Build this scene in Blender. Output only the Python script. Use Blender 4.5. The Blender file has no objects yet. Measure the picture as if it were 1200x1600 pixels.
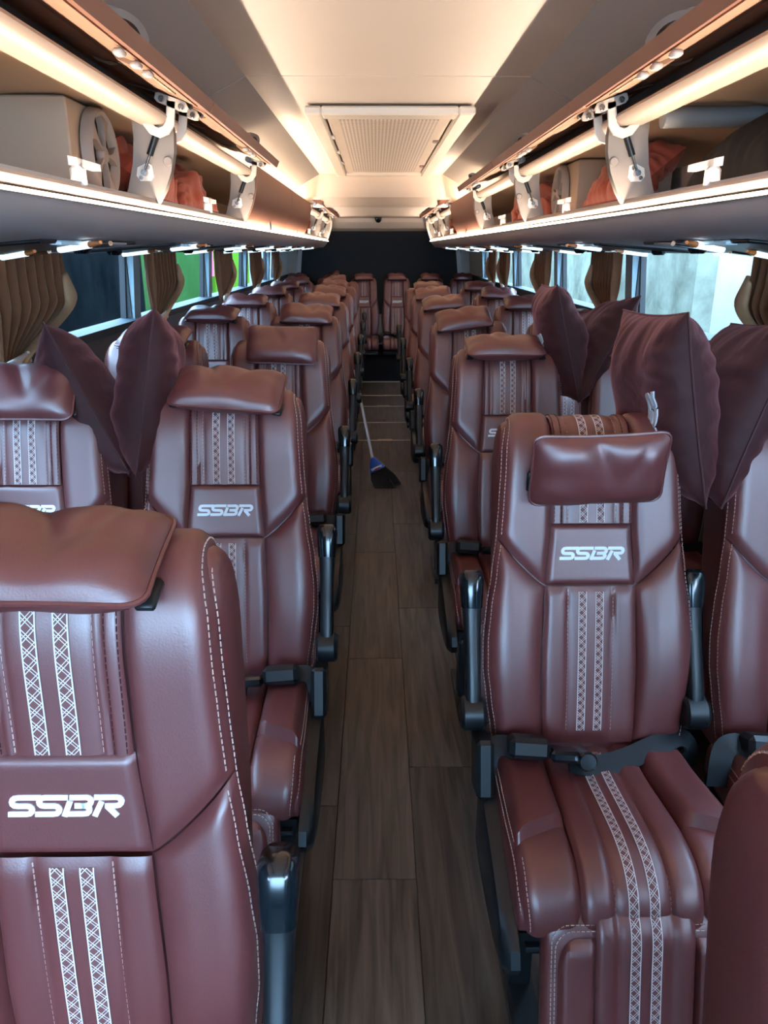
import bpy, math, random
from math import sin, cos, pi, sqrt, radians
from mathutils import Vector, Matrix, Euler

random.seed(7)
C = bpy.context.scene.collection
SC = bpy.context.scene

# ------------------------------------------------------------------ camera, world, exposure
F_PX, EYE = 1200.0, 1.5
TILT = math.atan(411.0 / F_PX)
YAW = math.atan(12.9 / F_PX * cos(TILT))
cam = bpy.data.cameras.new('camera')
cam.sensor_fit = 'VERTICAL'
cam.sensor_height = 24.0
cam.lens = F_PX / 1600.0 * 24.0
cam.clip_start = 0.02
camo = bpy.data.objects.new('camera', cam)
camo.location = (-0.042, 0.0, EYE)
camo.rotation_euler = (pi / 2 - TILT, 0.0, -YAW)
C.objects.link(camo)
SC.camera = camo

W = bpy.data.worlds.new('sky')
SC.world = W
W.use_nodes = True
bg = W.node_tree.nodes['Background']
bg.inputs[0].default_value = (0.49, 0.70, 1.0, 1.0)
bg.inputs[1].default_value = 33.0

SC.view_settings.view_transform = 'Standard'
SC.view_settings.look = 'None'
SC.view_settings.gamma = 1.0
SC.view_settings.use_curve_mapping = False
SC.view_settings.exposure = 0.3
SC.cycles.use_denoising = True
SC.cycles.max_bounces = 10
SC.cycles.diffuse_bounces = 5
SC.cycles.transparent_max_bounces = 12
SC.cycles.sample_clamp_indirect = 6.0
SC.cycles.caustics_reflective = False
SC.cycles.caustics_refractive = False
LED_E = 9.0        # strength of the warm strips on the rack lips
TAPE_E = 185.0     # strength of the tape lying along the lip under the lids
COVE_E = 60.0      # strength of the warm strips above the closed lids


# ------------------------------------------------------------------ materials
def mat(name, col, rough=0.5, metal=0.0, spec=0.5, bump=0.0, bscale=200.0, var=0.0, vscale=6.0, coat=0.0, sheen=0.0, sheen_col=None, emit=None, es=0.0):
    m = bpy.data.materials.new(name)
    m.use_nodes = True
    nt = m.node_tree
    p = nt.nodes['Principled BSDF']
    p.inputs['Base Color'].default_value = (*col, 1)
    p.inputs['Roughness'].default_value = rough
    p.inputs['Metallic'].default_value = metal
    p.inputs['Specular IOR Level'].default_value = spec
    p.inputs['Coat Weight'].default_value = coat
    p.inputs['Coat Roughness'].default_value = 0.15
    p.inputs['Sheen Weight'].default_value = sheen
    if sheen_col:
        p.inputs['Sheen Tint'].default_value = (*sheen_col, 1)
    if emit:
        p.inputs['Emission Color'].default_value = (*emit, 1)
        p.inputs['Emission Strength'].default_value = es
    tc = nt.nodes.new('ShaderNodeTexCoord')
    if var:
        n = nt.nodes.new('ShaderNodeTexNoise')
        n.inputs['Scale'].default_value = vscale
        n.inputs['Detail'].default_value = 5
        nt.links.new(tc.outputs['Object'], n.inputs['Vector'])
        mx = nt.nodes.new('ShaderNodeMix')
        mx.data_type = 'RGBA'
        mx.inputs['A'].default_value = (*[c * (1 - var) for c in col], 1)
        mx.inputs['B'].default_value = (*[min(1, c * (1 + var)) for c in col], 1)
        nt.links.new(n.outputs['Fac'], mx.inputs['Factor'])
        nt.links.new(mx.outputs['Result'], p.inputs['Base Color'])
    if bump:
        n2 = nt.nodes.new('ShaderNodeTexNoise')
        n2.inputs['Scale'].default_value = bscale
        n2.inputs['Detail'].default_value = 3
        nt.links.new(tc.outputs['Object'], n2.inputs['Vector'])
        b = nt.nodes.new('ShaderNodeBump')
        b.inputs['Strength'].default_value = bump
        b.inputs['Distance'].default_value = 0.002
        nt.links.new(n2.outputs['Fac'], b.inputs['Height'])
        nt.links.new(b.outputs['Normal'], p.inputs['Normal'])
    return m


LEATHER = mat('maroon_leather', (0.110, 0.0240, 0.0230), 0.42, spec=0.95, bump=0.10, bscale=420, var=0.06)
VELVET = mat('burgundy_velvet', (0.028, 0.0055, 0.006), 0.65, spec=0.25, bump=0.28, bscale=16, var=0.45, vscale=11, sheen=0.45, sheen_col=(0.75, 0.30, 0.32))
for _n in VELVET.node_tree.nodes:
    if _n.type == 'BUMP':
        _n.inputs['Distance'].default_value = 0.016
    if _n.type == 'TEX_NOISE' and _n.inputs['Scale'].default_value == 16:
        _n.inputs['Distortion'].default_value = 0.5
        _n.inputs['Detail'].default_value = 2
SATIN = mat('rust_red_cloth', (0.27, 0.055, 0.035), 0.6, spec=0.3, var=0.15, vscale=10, sheen=0.3, sheen_col=(0.9, 0.5, 0.4))
DARKCLOTH = mat('black_cloth', (0.012, 0.011, 0.012), 0.9, spec=0.2)
THREAD = mat('pale_thread', (0.62, 0.46, 0.40), 0.8, spec=0.1)
THREAD2 = mat('maroon_thread', (0.07, 0.02, 0.022), 0.8, spec=0.1)
LOGOM = mat('white_embroidery', (0.80, 0.86, 0.90), 0.6, spec=0.2)
PRINTM = mat('pale_grey_print', (0.42, 0.42, 0.43), 0.6)
BLACK = mat('black_plastic', (0.006, 0.008, 0.010), 0.38, spec=0.4)
GLOSS = mat('gloss_black_plastic', (0.004, 0.007, 0.010), 0.16, spec=0.6)
WEBB = mat('seat_belt_webbing', (0.008, 0.011, 0.014), 0.6, spec=0.35)
STEEL = mat('bright_steel', (0.6, 0.6, 0.6), 0.25, metal=1.0)
CHROME = mat('chrome', (0.75, 0.8, 0.85), 0.12, metal=1.0)
CREAM = mat('cream_panel', (0.70, 0.60, 0.52), 0.5, spec=0.4, var=0.03)
CREAM2 = mat('cream_enamel', (0.78, 0.72, 0.64), 0.4, spec=0.5)
CEILM = mat('ceiling_laminate', (0.78, 0.70, 0.65), 0.48, spec=0.35)
GREYP = mat('grey_fascia_plastic', (0.50, 0.45, 0.45), 0.42, spec=0.5)
FINM = mat('grey_divider_plastic', (0.22, 0.195, 0.18), 0.5, spec=0.4)
LIDM = mat('brown_lid_leather', (0.25, 0.105, 0.070), 0.5, spec=0.4, bump=0.1, bscale=300)
FELT = mat('brown_lid_liner', (0.34, 0.215, 0.155), 0.75, spec=0.2, var=0.2, vscale=25)
BOXM = mat('beige_box', (0.40, 0.30, 0.22), 0.6, spec=0.3)
WHEELM = mat('grey_brown_plastic', (0.24, 0.19, 0.165), 0.5, spec=0.4)
PIPEM = mat('blue_grey_tube', (0.13, 0.135, 0.14), 0.5)
CLEARP = mat('frosted_plastic', (0.46, 0.45, 0.45), 0.2, spec=0.7)
WHITEP = mat('white_plastic', (0.85, 0.84, 0.82), 0.4)
WALLM = mat('wall_trim_grey', (0.07, 0.08, 0.09), 0.6)
QUARTM = mat('pale_quarter_trim', (0.55, 0.58, 0.58), 0.6)
SHADE_CEIL = mat('shade_grey_ceiling', (0.37, 0.36, 0.37), 0.55, spec=0.3)  # shade of the open lids on the ceiling sides, put into the grey
POSTM = mat('window_post_paint', (0.16, 0.235, 0.27), 0.5)
SILLM = mat('blue_grey_sill', (0.03, 0.045, 0.055), 0.7, spec=0.2)
RUBBER = mat('black_rubber', (0.012, 0.014, 0.016), 0.6)
DARKWALL = mat('dark_rear_blind', (0.010, 0.014, 0.018), 0.7, spec=0.25)
LIT_CURT = mat('lit_curtain_fold', (0.46, 0.27, 0.15), 0.8, spec=0.15, var=0.15, vscale=30)  # same cloth as the drape, light on its fold put into the colour
CURT = mat('brown_curtain', (0.155, 0.060, 0.026), 0.75, spec=0.2, var=0.2, vscale=40, sheen=0.4, sheen_col=(0.9, 0.75, 0.55))
DARKFLOOR = mat('dark_floor_vinyl', (0.030, 0.024, 0.021), 0.5)
BRASS = mat('dull_metal_strip', (0.42, 0.36, 0.28), 0.35, metal=0.9)
BEAMM = mat('cream_beam', (0.46, 0.38, 0.32), 0.5, spec=0.4)
BARM = mat('pale_light_tube', (0.72, 0.84, 0.90), 0.12, spec=0.8, coat=0.5)
TUBEM = mat('lit_reading_tube', (0.8, 0.9, 0.95), 0.2, emit=(0.72, 0.90, 1.0), es=1.1)
AMBER = mat('amber_lens', (0.75, 0.22, 0.06), 0.25, spec=0.6)
BLUEP = mat('blue_broom_plastic', (0.02, 0.10, 0.42), 0.4)
REDP = mat('red_print', (0.6, 0.04, 0.04), 0.6)
BRISTLE = mat('black_bristles', (0.010, 0.010, 0.012), 0.85, spec=0.2)
LEDM = mat('warm_led', (1, 0.8, 0.6), 0.5, emit=(1.0, 0.76, 0.54), es=LED_E)
LINEM = mat('warm_light_line', (1, 0.85, 0.7), 0.5, emit=(1.0, 0.80, 0.60), es=13.0)
TAPEM = mat('warm_led_tape', (1, 0.8, 0.6), 0.5, emit=(1.0, 0.78, 0.58), es=TAPE_E)
COVEM = mat('warm_cove_led', (1, 0.8, 0.6), 0.5, emit=(1.0, 0.72, 0.46), es=COVE_E)


def lattice_mat():
    m = bpy.data.materials.new('lattice_ribbon')
    m.use_nodes = True
    nt = m.node_tree
    p = nt.nodes['Principled BSDF']
    p.inputs['Roughness'].default_value = 0.7
    uv = nt.nodes.new('ShaderNodeUVMap')
    sep = nt.nodes.new('ShaderNodeSeparateXYZ')
    nt.links.new(uv.outputs['UV'], sep.inputs[0])

    def mth(op, a, b=None, c=None):
        n = nt.nodes.new('ShaderNodeMath')
        n.operation = op
        for i, v in enumerate((a, b, c)):
            if v is None:
                continue
            if isinstance(v, (int, float)):
                n.inputs[i].default_value = v
            else:
                nt.links.new(v, n.inputs[i])
        return n.outputs[0]
    u, v = sep.outputs[0], sep.outputs[1]

    def lines(e, period, width):
        f = mth('FRACT', mth('DIVIDE', e, period))
        return mth('LESS_THAN', mth('ABSOLUTE', mth('SUBTRACT', f, 0.5)), width)
    su, du = mth('ADD', u, v), mth('SUBTRACT', u, v)
    pats = [lines(su, 1.0, 0.042), lines(mth('ADD', su, 0.26), 1.0, 0.036), lines(du, 1.0, 0.042), lines(mth('ADD', du, 0.26), 1.0, 0.036),
            mth('LESS_THAN', mth('SUBTRACT', 0.5, mth('ABSOLUTE', mth('SUBTRACT', u, 0.5))), 0.10)]
    acc = pats[0]
    for q in pats[1:]:
        acc = mth('MAXIMUM', acc, q)
    mx = nt.nodes.new('ShaderNodeMix')
    mx.data_type = 'RGBA'
    mx.inputs['A'].default_value = (0.125, 0.040, 0.038, 1)
    mx.inputs['B'].default_value = (0.56, 0.49, 0.47, 1)
    nt.links.new(acc, mx.inputs['Factor'])
    nt.links.new(mx.outputs['Result'], p.inputs['Base Color'])
    return m


RIBBON = lattice_mat()


def wood_mat():
    m = bpy.data.materials.new('dark_wood_vinyl')
    m.use_nodes = True
    nt = m.node_tree
    p = nt.nodes['Principled BSDF']
    p.inputs['Roughness'].default_value = 0.42
    p.inputs['Specular IOR Level'].default_value = 0.4
    tc = nt.nodes.new('ShaderNodeTexCoord')
    info = nt.nodes.new('ShaderNodeObjectInfo')
    off = nt.nodes.new('ShaderNodeVectorMath')
    off.operation = 'ADD'
    sc = nt.nodes.new('ShaderNodeVectorMath')
    sc.operation = 'SCALE'
    sc.inputs['Scale'].default_value = 37.0
    comb = nt.nodes.new('ShaderNodeCombineXYZ')
    for i in range(3):
        nt.links.new(info.outputs['Random'], comb.inputs[i])
    nt.links.new(comb.outputs[0], sc.inputs[0])
    nt.links.new(tc.outputs['Object'], off.inputs[0])
    nt.links.new(sc.outputs[0], off.inputs[1])
    mp = nt.nodes.new('ShaderNodeMapping')
    mp.inputs['Scale'].default_value = (42, 2.6, 1)
    nt.links.new(off.outputs[0], mp.inputs['Vector'])
    n = nt.nodes.new('ShaderNodeTexNoise')
    n.inputs['Scale'].default_value = 1.0
    n.inputs['Detail'].default_value = 8
    n.inputs['Distortion'].default_value = 0.8
    nt.links.new(mp.outputs[0], n.inputs['Vector'])
    r = nt.nodes.new('ShaderNodeValToRGB')
    r.color_ramp.elements[0].position = 0.32
    r.color_ramp.elements[0].color = (0.021, 0.0145, 0.0105, 1)
    r.color_ramp.elements[1].position = 0.70
    r.color_ramp.elements[1].color = (0.088, 0.062, 0.045, 1)
    nt.links.new(n.outputs['Fac'], r.inputs['Fac'])
    hs = nt.nodes.new('ShaderNodeHueSaturation')
    mr = nt.nodes.new('ShaderNodeMapRange')
    mr.inputs['To Min'].default_value = 0.72
    mr.inputs['To Max'].default_value = 1.25
    nt.links.new(info.outputs['Random'], mr.inputs['Value'])
    nt.links.new(mr.outputs[0], hs.inputs['Value'])
    nt.links.new(r.outputs[0], hs.inputs['Color'])
    nt.links.new(hs.outputs[0], p.inputs['Base Color'])
    b = nt.nodes.new('ShaderNodeBump')
    b.inputs['Strength'].default_value = 0.15
    b.inputs['Distance'].default_value = 0.001
    nt.links.new(n.outputs['Fac'], b.inputs['Height'])
    nt.links.new(b.outputs['Normal'], p.inputs['Normal'])
    return m


WOOD = wood_mat()


def glass_mat(name, tint, refl=0.015):
    m = bpy.data.materials.new(name)
    m.use_nodes = True
    nt = m.node_tree
    nt.nodes.remove(nt.nodes['Principled BSDF'])
    out = nt.nodes['Material Output']
    t = nt.nodes.new('ShaderNodeBsdfTransparent')
    t.inputs[0].default_value = (*tint, 1)
    g = nt.nodes.new('ShaderNodeBsdfGlossy')
    g.inputs['Roughness'].default_value = 0.02
    lw = nt.nodes.new('ShaderNodeLayerWeight')
    lw.inputs[0].default_value = 0.25
    ml = nt.nodes.new('ShaderNodeMath')
    ml.operation = 'MULTIPLY_ADD'
    nt.links.new(lw.outputs['Fresnel'], ml.inputs[0])
    ml.inputs[1].default_value = 0.05
    ml.inputs[2].default_value = refl * 0.5
    mx = nt.nodes.new('ShaderNodeMixShader')
    nt.links.new(ml.outputs[0], mx.inputs[0])
    nt.links.new(t.outputs[0], mx.inputs[1])
    nt.links.new(g.outputs[0], mx.inputs[2])
    nt.links.new(mx.outputs[0], out.inputs[0])
    return m


GLASS_L = glass_mat('tinted_glass', (0.62, 0.74, 0.78))
GLASS_R = glass_mat('clear_glass', (0.80, 0.90, 0.93))


def mottled(name, c1, c2, scale, rough=0.8, stretch=(1, 1, 1)):
    m = bpy.data.materials.new(name)
    m.use_nodes = True
    nt = m.node_tree
    p = nt.nodes['Principled BSDF']
    p.inputs['Roughness'].default_value = max(rough, 0.8)
    p.inputs['Specular IOR Level'].default_value = 0.0
    tc = nt.nodes.new('ShaderNodeTexCoord')
    mp = nt.nodes.new('ShaderNodeMapping')
    mp.inputs['Scale'].default_value = stretch
    nt.links.new(tc.outputs['Object'], mp.inputs[0])
    n = nt.nodes.new('ShaderNodeTexNoise')
    n.inputs['Scale'].default_value = scale
    n.inputs['Detail'].default_value = 9
    n.inputs['Roughness'].default_value = 0.65
    nt.links.new(mp.outputs[0], n.inputs['Vector'])
    r = nt.nodes.new('ShaderNodeValToRGB')
    r.color_ramp.elements[0].position = 0.35
    r.color_ramp.elements[0].color = (*c1, 1)
    r.color_ramp.elements[1].position = 0.65
    r.color_ramp.elements[1].color = (*c2, 1)
    nt.links.new(n.outputs['Fac'], r.inputs['Fac'])
    nt.links.new(r.outputs[0], p.inputs['Base Color'])
    return m


CONCRETE = mottled('mottled_plaster', (0.046, 0.052, 0.040), (0.100, 0.110, 0.087), 2.2)
PALEWALL = mottled('pale_plaster', (0.135, 0.14, 0.12), (0.20, 0.20, 0.175), 0.9)
GREENW = mottled('green_paint', (0.012, 0.036, 0.010), (0.020, 0.054, 0.015), 0.5, 0.6)
LIMEW = mottled('lime_paint', (0.038, 0.095, 0.006), (0.050, 0.120, 0.010), 0.4, 0.6)
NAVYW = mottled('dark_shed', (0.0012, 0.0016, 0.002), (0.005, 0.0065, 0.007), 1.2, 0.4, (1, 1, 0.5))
BOUNCE_SAND = mottled('bounce_concrete', (0.58, 0.47, 0.38), (0.66, 0.54, 0.44), 0.8)
GROUND = mottled('yard_concrete', (0.06, 0.06, 0.055), (0.10, 0.10, 0.09), 1.5)


def grille_mat():
    m = bpy.data.materials.new('perforated_grille')
    m.use_nodes = True
    nt = m.node_tree
    p = nt.nodes['Principled BSDF']
    p.inputs['Roughness'].default_value = 0.5
    tc = nt.nodes.new('ShaderNodeTexCoord')
    sep = nt.nodes.new('ShaderNodeSeparateXYZ')
    nt.links.new(tc.outputs['Object'], sep.inputs[0])

    def mth(op, a, b):
        n = nt.nodes.new('ShaderNodeMath')
        n.operation = op
        for i, v in enumerate((a, b)):
            if isinstance(v, (int, float)):
                n.inputs[i].default_value = v
            else:
                nt.links.new(v, n.inputs[i])
        return n.outputs[0]
    a = mth('ABSOLUTE', mth('SUBTRACT', mth('FRACT', mth('MULTIPLY', sep.outputs[0], 62.0), 0), 0.5), 0)
    b = mth('ABSOLUTE', mth('SUBTRACT', mth('FRACT', mth('MULTIPLY', sep.outputs[1], 24.0), 0), 0.5), 0)
    fac = mth('MULTIPLY', mth('LESS_THAN', a, 0.24), mth('LESS_THAN', b, 0.34))
    mx = nt.nodes.new('ShaderNodeMix')
    mx.data_type = 'RGBA'
    mx.inputs['A'].default_value = (0.70, 0.62, 0.56, 1)
    mx.inputs['B'].default_value = (0.36, 0.31, 0.28, 1)
    nt.links.new(fac, mx.inputs['Factor'])
    nt.links.new(mx.outputs['Result'], p.inputs['Base Color'])
    return m


GRILLE = grille_mat()


# ------------------------------------------------------------------ mesh helpers
class MB:
    def __init__(self):
        self.v, self.f, self.uv = [], [], None

    def add(self, vs, fs):
        b = len(self.v)
        self.v += [tuple(p) for p in vs]
        self.f += [tuple(i + b for i in q) for q in fs]
        return self

    def box(self, c, s, R=None):
        h = [x / 2 for x in s]
        vs = []
        for z in (-1, 1):
            for x, y in ((-1, -1), (1, -1), (1, 1), (-1, 1)):
                p = Vector((x * h[0], y * h[1], z * h[2]))
                if R:
                    p = R @ p
                vs.append(p + Vector(c))
        return self.add(vs, [(3, 2, 1, 0), (4, 5, 6, 7), (0, 1, 5, 4), (1, 2, 6, 5), (2, 3, 7, 6), (3, 0, 4, 7)])

    def cbox(self, c, s, ch, R=None):
        h = [x / 2 for x in s]
        ch = min(ch, *[x * 0.95 for x in h])
        idx, vs = {}, []
        for sx in (-1, 1):
            for sy in (-1, 1):
                for sz in (-1, 1):
                    for ax in range(3):
                        p = [sx * (h[0] - ch), sy * (h[1] - ch), sz * (h[2] - ch)]
                        p[ax] = (sx, sy, sz)[ax] * h[ax]
                        p = Vector(p)
                        if R:
                            p = R @ p
                        idx[(sx, sy, sz, ax)] = len(vs)
                        vs.append(p + Vector(c))
        fs = []

        def q(*ks):
            fs.append(tuple(idx[k] for k in ks))
        for s1 in (-1, 1):
            o = 1 if s1 > 0 else -1

            def o4(L):
                return L if o > 0 else L[::-1]
            q(*o4([(s1, -1, -1, 0), (s1, 1, -1, 0), (s1, 1, 1, 0), (s1, -1, 1, 0)]))
            q(*o4([(1, s1, -1, 1), (-1, s1, -1, 1), (-1, s1, 1, 1), (1, s1, 1, 1)]))
            q(*o4([(-1, -1, s1, 2), (1, -1, s1, 2), (1, 1, s1, 2), (-1, 1, s1, 2)]))
        for a in (-1, 1):
            for b in (-1, 1):
                L = [(a, b, -1, 0), (a, b, -1, 1), (a, b, 1, 1), (a, b, 1, 0)]
                q(*(L if a * b > 0 else L[::-1]))
                L = [(a, -1, b, 0), (a, -1, b, 2), (a, 1, b, 2), (a, 1, b, 0)]
                q(*(L[::-1] if a * b > 0 else L))
                L = [(-1, a, b, 1), (-1, a, b, 2), (1, a, b, 2), (1, a, b, 1)]
                q(*(L if a * b > 0 else L[::-1]))
                for c3 in (-1, 1):
                    L = [(a, b, c3, 0), (a, b, c3, 1), (a, b, c3, 2)]
                    q(*(L if a * b * c3 > 0 else L[::-1]))
        return self.add(vs, fs)

    def grid(self, fn, nu, nv, flip=False, closed=False):
        vs = [fn(i / (nu if closed else nu - 1), j / (nv - 1)) for j in range(nv) for i in range(nu)]
        fs = []
        for j in range(nv - 1):
            for i in range(nu if closed else nu - 1):
                a, b = j * nu + i, j * nu + (i + 1) % nu
                q = (a, b, b + nu, a + nu)
                fs.append(q[::-1] if flip else q)
        return self.add(vs, fs)

    def tube(self, pts, r, seg=8, caps=True, closed=False):
        pts = [Vector(p) for p in pts]
        n = len(pts)
        rs = r if isinstance(r, (list, tuple)) else [r] * n
        vs, fs = [], []
        up = None
        for i, p in enumerate(pts):
            if closed:
                t = (pts[(i + 1) % n] - pts[i - 1]).normalized()
            else:
                t = (pts[min(i + 1, n - 1)] - pts[max(i - 1, 0)]).normalized()
            if up is None:
                up = Vector((0, 0, 1)) if abs(t.z) < 0.9 else Vector((1, 0, 0))
            a = t.cross(up)
            if a.length < 1e-6:
                a = t.cross(Vector((0.3, 1, 0.2)))
            a.normalize()
            up = a.cross(t).normalized()
            for k in range(seg):
                an = 2 * pi * k / seg
                vs.append(p + (a * cos(an) + up * sin(an)) * rs[i])
        m = n if closed else n - 1
        for i in range(m):
            for k in range(seg):
                a0, a1 = i * seg + k, i * seg + (k + 1) % seg
                b0, b1 = ((i + 1) % n) * seg + k, ((i + 1) % n) * seg + (k + 1) % seg
                fs.append((a0, a1, b1, b0))
        if caps and not closed:
            fs.append(tuple(range(seg))[::-1])
            fs.append(tuple((n - 1) * seg + k for k in range(seg)))
        return self.add(vs, fs)

    def prism(self, poly, y0, y1, axis='y', mirror=1):
        """poly of (a, b) extruded: axis y -> a=x, b=z; axis x -> a=y, b=z; axis z -> a=x, b=y."""
        n = len(poly)

        def P(a, b, c):
            return {'y': (a * mirror, c, b), 'x': (c, a, b), 'z': (a, b, c)}[axis]
        vs = [P(a, b, y0) for a, b in poly] + [P(a, b, y1) for a, b in poly]
        fs = [tuple(range(n)), tuple(range(2 * n - 1, n - 1, -1))]
        fs += [(i, i + n, (i + 1) % n + n, (i + 1) % n) for i in range(n)]
        return self.add(vs, fs)

    def lathe(self, prof, seg=20, c=(0, 0, 0), M=None):
        vs, fs = [], []
        for r, z in prof:
            for k in range(seg):
                a = 2 * pi * k / seg
                p = Vector((r * cos(a), r * sin(a), z))
                if M:
                    p = M @ p
                vs.append(p + Vector(c))
        for i in range(len(prof) - 1):
            for k in range(seg):
                fs.append((i * seg + k, i * seg + (k + 1) % seg, (i + 1) * seg + (k + 1) % seg, (i + 1) * seg + k))
        return self.add(vs, fs)

    def loft(self, secs, caps=True):
        """secs: list of rings (lists of points, same length)."""
        n = len(secs[0])
        vs = [p for s in secs for p in s]
        fs = []
        for i in range(len(secs) - 1):
            for k in range(n):
                fs.append((i * n + k, i * n + (k + 1) % n, (i + 1) * n + (k + 1) % n, (i + 1) * n + k))
        if caps:
            fs.append(tuple(range(n))[::-1])
            fs.append(tuple((len(secs) - 1) * n + k for k in range(n)))
        return self.add(vs, fs)

    def mesh(self, name, m, smooth=True, angle=45):
        me = bpy.data.meshes.new(name)
        me.from_pydata(self.v, [], self.f)
        if self.uv:
            L = me.uv_layers.new(name='UVMap')
            for lp in me.loops:
                L.data[lp.index].uv = self.uv[lp.vertex_index]
        me.materials.append(m)
        import bmesh
        bm = bmesh.new()
        bm.from_mesh(me)
        bmesh.ops.recalc_face_normals(bm, faces=bm.faces)
        bm.to_mesh(me)
        bm.free()
        if smooth:
            me.shade_smooth()
            me.set_sharp_from_angle(angle=radians(angle))
        return me

    def obj(self, name, m, parent=None, smooth=True, angle=45):
        return link(name, self.mesh(name, m, smooth, angle), parent)


def link(name, me, parent=None, loc=None, rot=None):
    o = bpy.data.objects.new(name, me)
    C.objects.link(o)
    if parent:
        o.parent = parent
    if loc:
        o.location = loc
    if rot:
        o.rotation_euler = rot
    return o


def tag(o, label=None, cat=None, group=None, kind=None):
    for k, v in (('label', label), ('category', cat), ('group', group), ('kind', kind)):
        if v:
            o[k] = v
    return o


def empty(name, loc, label, cat, group=None):
    o = bpy.data.objects.new(name, None)
    o.empty_display_size = 0.05
    C.objects.link(o)
    o.location = loc
    return tag(o, label, cat, group)


def struct(name, mb, m, parent=None, smooth=False, angle=45):
    o = mb.obj(name, m, parent, smooth, angle)
    if not parent:
        o['kind'] = 'structure'
    return o


def catmull(pts, n):
    """n samples, even in arc length, along a Catmull-Rom curve through pts."""
    P = [Vector(p) for p in pts]
    P = [2 * P[0] - P[1]] + P + [2 * P[-1] - P[-2]]
    fine = []
    for i in range(1, len(P) - 2):
        for k in range(24):
            t = k / 24
            a, b, c, d = P[i - 1], P[i], P[i + 1], P[i + 2]
            fine.append(0.5 * (2 * b + (c - a) * t + (2 * a - 5 * b + 4 * c - d) * t * t + (3 * b - a - 3 * c + d) * t ** 3))
    fine.append(P[-2])
    L = [0.0]
    for a, b in zip(fine, fine[1:]):
        L.append(L[-1] + (b - a).length)
    out, j = [], 0
    for k in range(n):
        s = L[-1] * k / (n - 1)
        while j < len(L) - 2 and L[j + 1] < s:
            j += 1
        t = (s - L[j]) / max(1e-9, L[j + 1] - L[j])
        out.append(fine[j].lerp(fine[j + 1], min(1, max(0, t))))
    return out, L[-1]


def interp(xs, ys, x):
    if x <= xs[0]:
        return ys[0]
    for i in range(len(xs) - 1):
        if x <= xs[i + 1]:
            t = (x - xs[i]) / (xs[i + 1] - xs[i])
            t = t * t * (3 - 2 * t) * 0.5 + t * 0.5
            return ys[i] + (ys[i + 1] - ys[i]) * t
    return ys[-1]


def smooth01(x):
    x = min(1.0, max(0.0, x))
    return x * x * (3 - 2 * x)


def stroke_poly(path, w):
    """Outline of a 2D polyline widened to w (mitred), as (left side, right side)."""
    L, R = [], []
    n = len(path)
    for i, p in enumerate(path):
        a = Vector(path[max(i - 1, 0)])
        b = Vector(path[min(i + 1, n - 1)])
        p = Vector(p)
        if 0 < i < n - 1:
            d1, d2 = (p - a).normalized(), (b - p).normalized()
            t = (d1 + d2).normalized()
            k = 1 / max(0.5, t.dot(d1))
        else:
            t, k = (b - a).normalized(), 1.0
        nn = Vector((-t.y, t.x)) * w / 2 * k
        L.append(p + nn)
        R.append(p - nn)
    return L, R


def arc(cx, cy, r, a0, a1, n=6):
    return [(cx + r * cos(radians(a0 + (a1 - a0) * i / n)), cy + r * sin(radians(a0 + (a1 - a0) * i / n))) for i in range(n + 1)]


# lettering SSBR: strokes in a 1012 x 210 frame, y up, slanted ends
def logo_strokes():
    T, Mid, B = 183, 103, 26
    r1, r2 = (T - Mid) / 2, (Mid - B) / 2

    def s(x0, xt):
        return [(xt, T)] + [(x0 + 105, T)] + arc(x0 + 95, T - r1, r1, 90, 270)[1:-1] + [(x0 + 105, Mid), (x0 + 185, Mid)] + \
            arc(x0 + 190, Mid - r2, r2, 90, -90)[1:-1] + [(x0 + 180, B), (x0 + 22, B)]
    out = [s(0, 300), s(232, 530)]
    out.append([(545, T), (690, T)] + arc(690, T - r1, r1, 90, -80)[1:-1] + [(675, Mid), (590, Mid)])
    out.append([(650, Mid)] + [(680, Mid)] + arc(680, Mid - r2, r2, 90, -90)[1:-1] + [(660, B), (500, B)])
    out.append([(552, 150), (505, 2)])
    out.append([(755, T), (950, T)] + arc(950, T - r1, r1, 90, -90)[1:-1] + [(940, Mid), (850, Mid)])
    out.append([(870, 98), (960, 4)])
    out.append([(822, 146), (765, 2)])
    return out


def logo_mesh(name, surf, width, thick, m):
    """surf(a, b) -> (point, normal) for a, b in metres about the lettering's centre."""
    mb = MB()
    k = width / 1012.0
    for st in logo_strokes():
        L, R = stroke_poly(st, 50)
        L2, R2 = [], []
        # subdivide long straight runs so the letters follow the surface
        for (a, b, c, d) in zip(L, L[1:], R, R[1:]):
            n = max(1, int((a - b).length / 60))
            for i in range(n):
                L2.append(a.lerp(b, i / n))
                R2.append(c.lerp(d, i / n))
        L2.append(L[-1])
        R2.append(R[-1])
        vs, fs = [], []
        for q in (L2, R2):
            for p in q:
                x = (p.x - 506 + (p.y - 105) * 0.12) * k
                y = (p.y - 105) * k
                pt, nr = surf(x, y)
                vs.append(Vector(pt) + Vector(nr) * thick)
        n = len(L2)
        for q in (L2, R2):
            for p in q:
                x = (p.x - 506 + (p.y - 105) * 0.12) * k
                y = (p.y - 105) * k
                pt, nr = surf(x, y)
                vs.append(Vector(pt) - Vector(nr) * 0.001)
        for i in range(n - 1):
            fs += [(i, i + 1, n + i + 1, n + i), (i, 2 * n + i, 2 * n + i + 1, i + 1), (n + i, n + i + 1, 3 * n + i + 1, 3 * n + i)]
        fs += [(0, n, 3 * n, 2 * n), (n - 1, 3 * n - 1, 4 * n - 1, 2 * n - 1)]
        mb.add(vs, fs)
    return mb.mesh(name, m, False)


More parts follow.
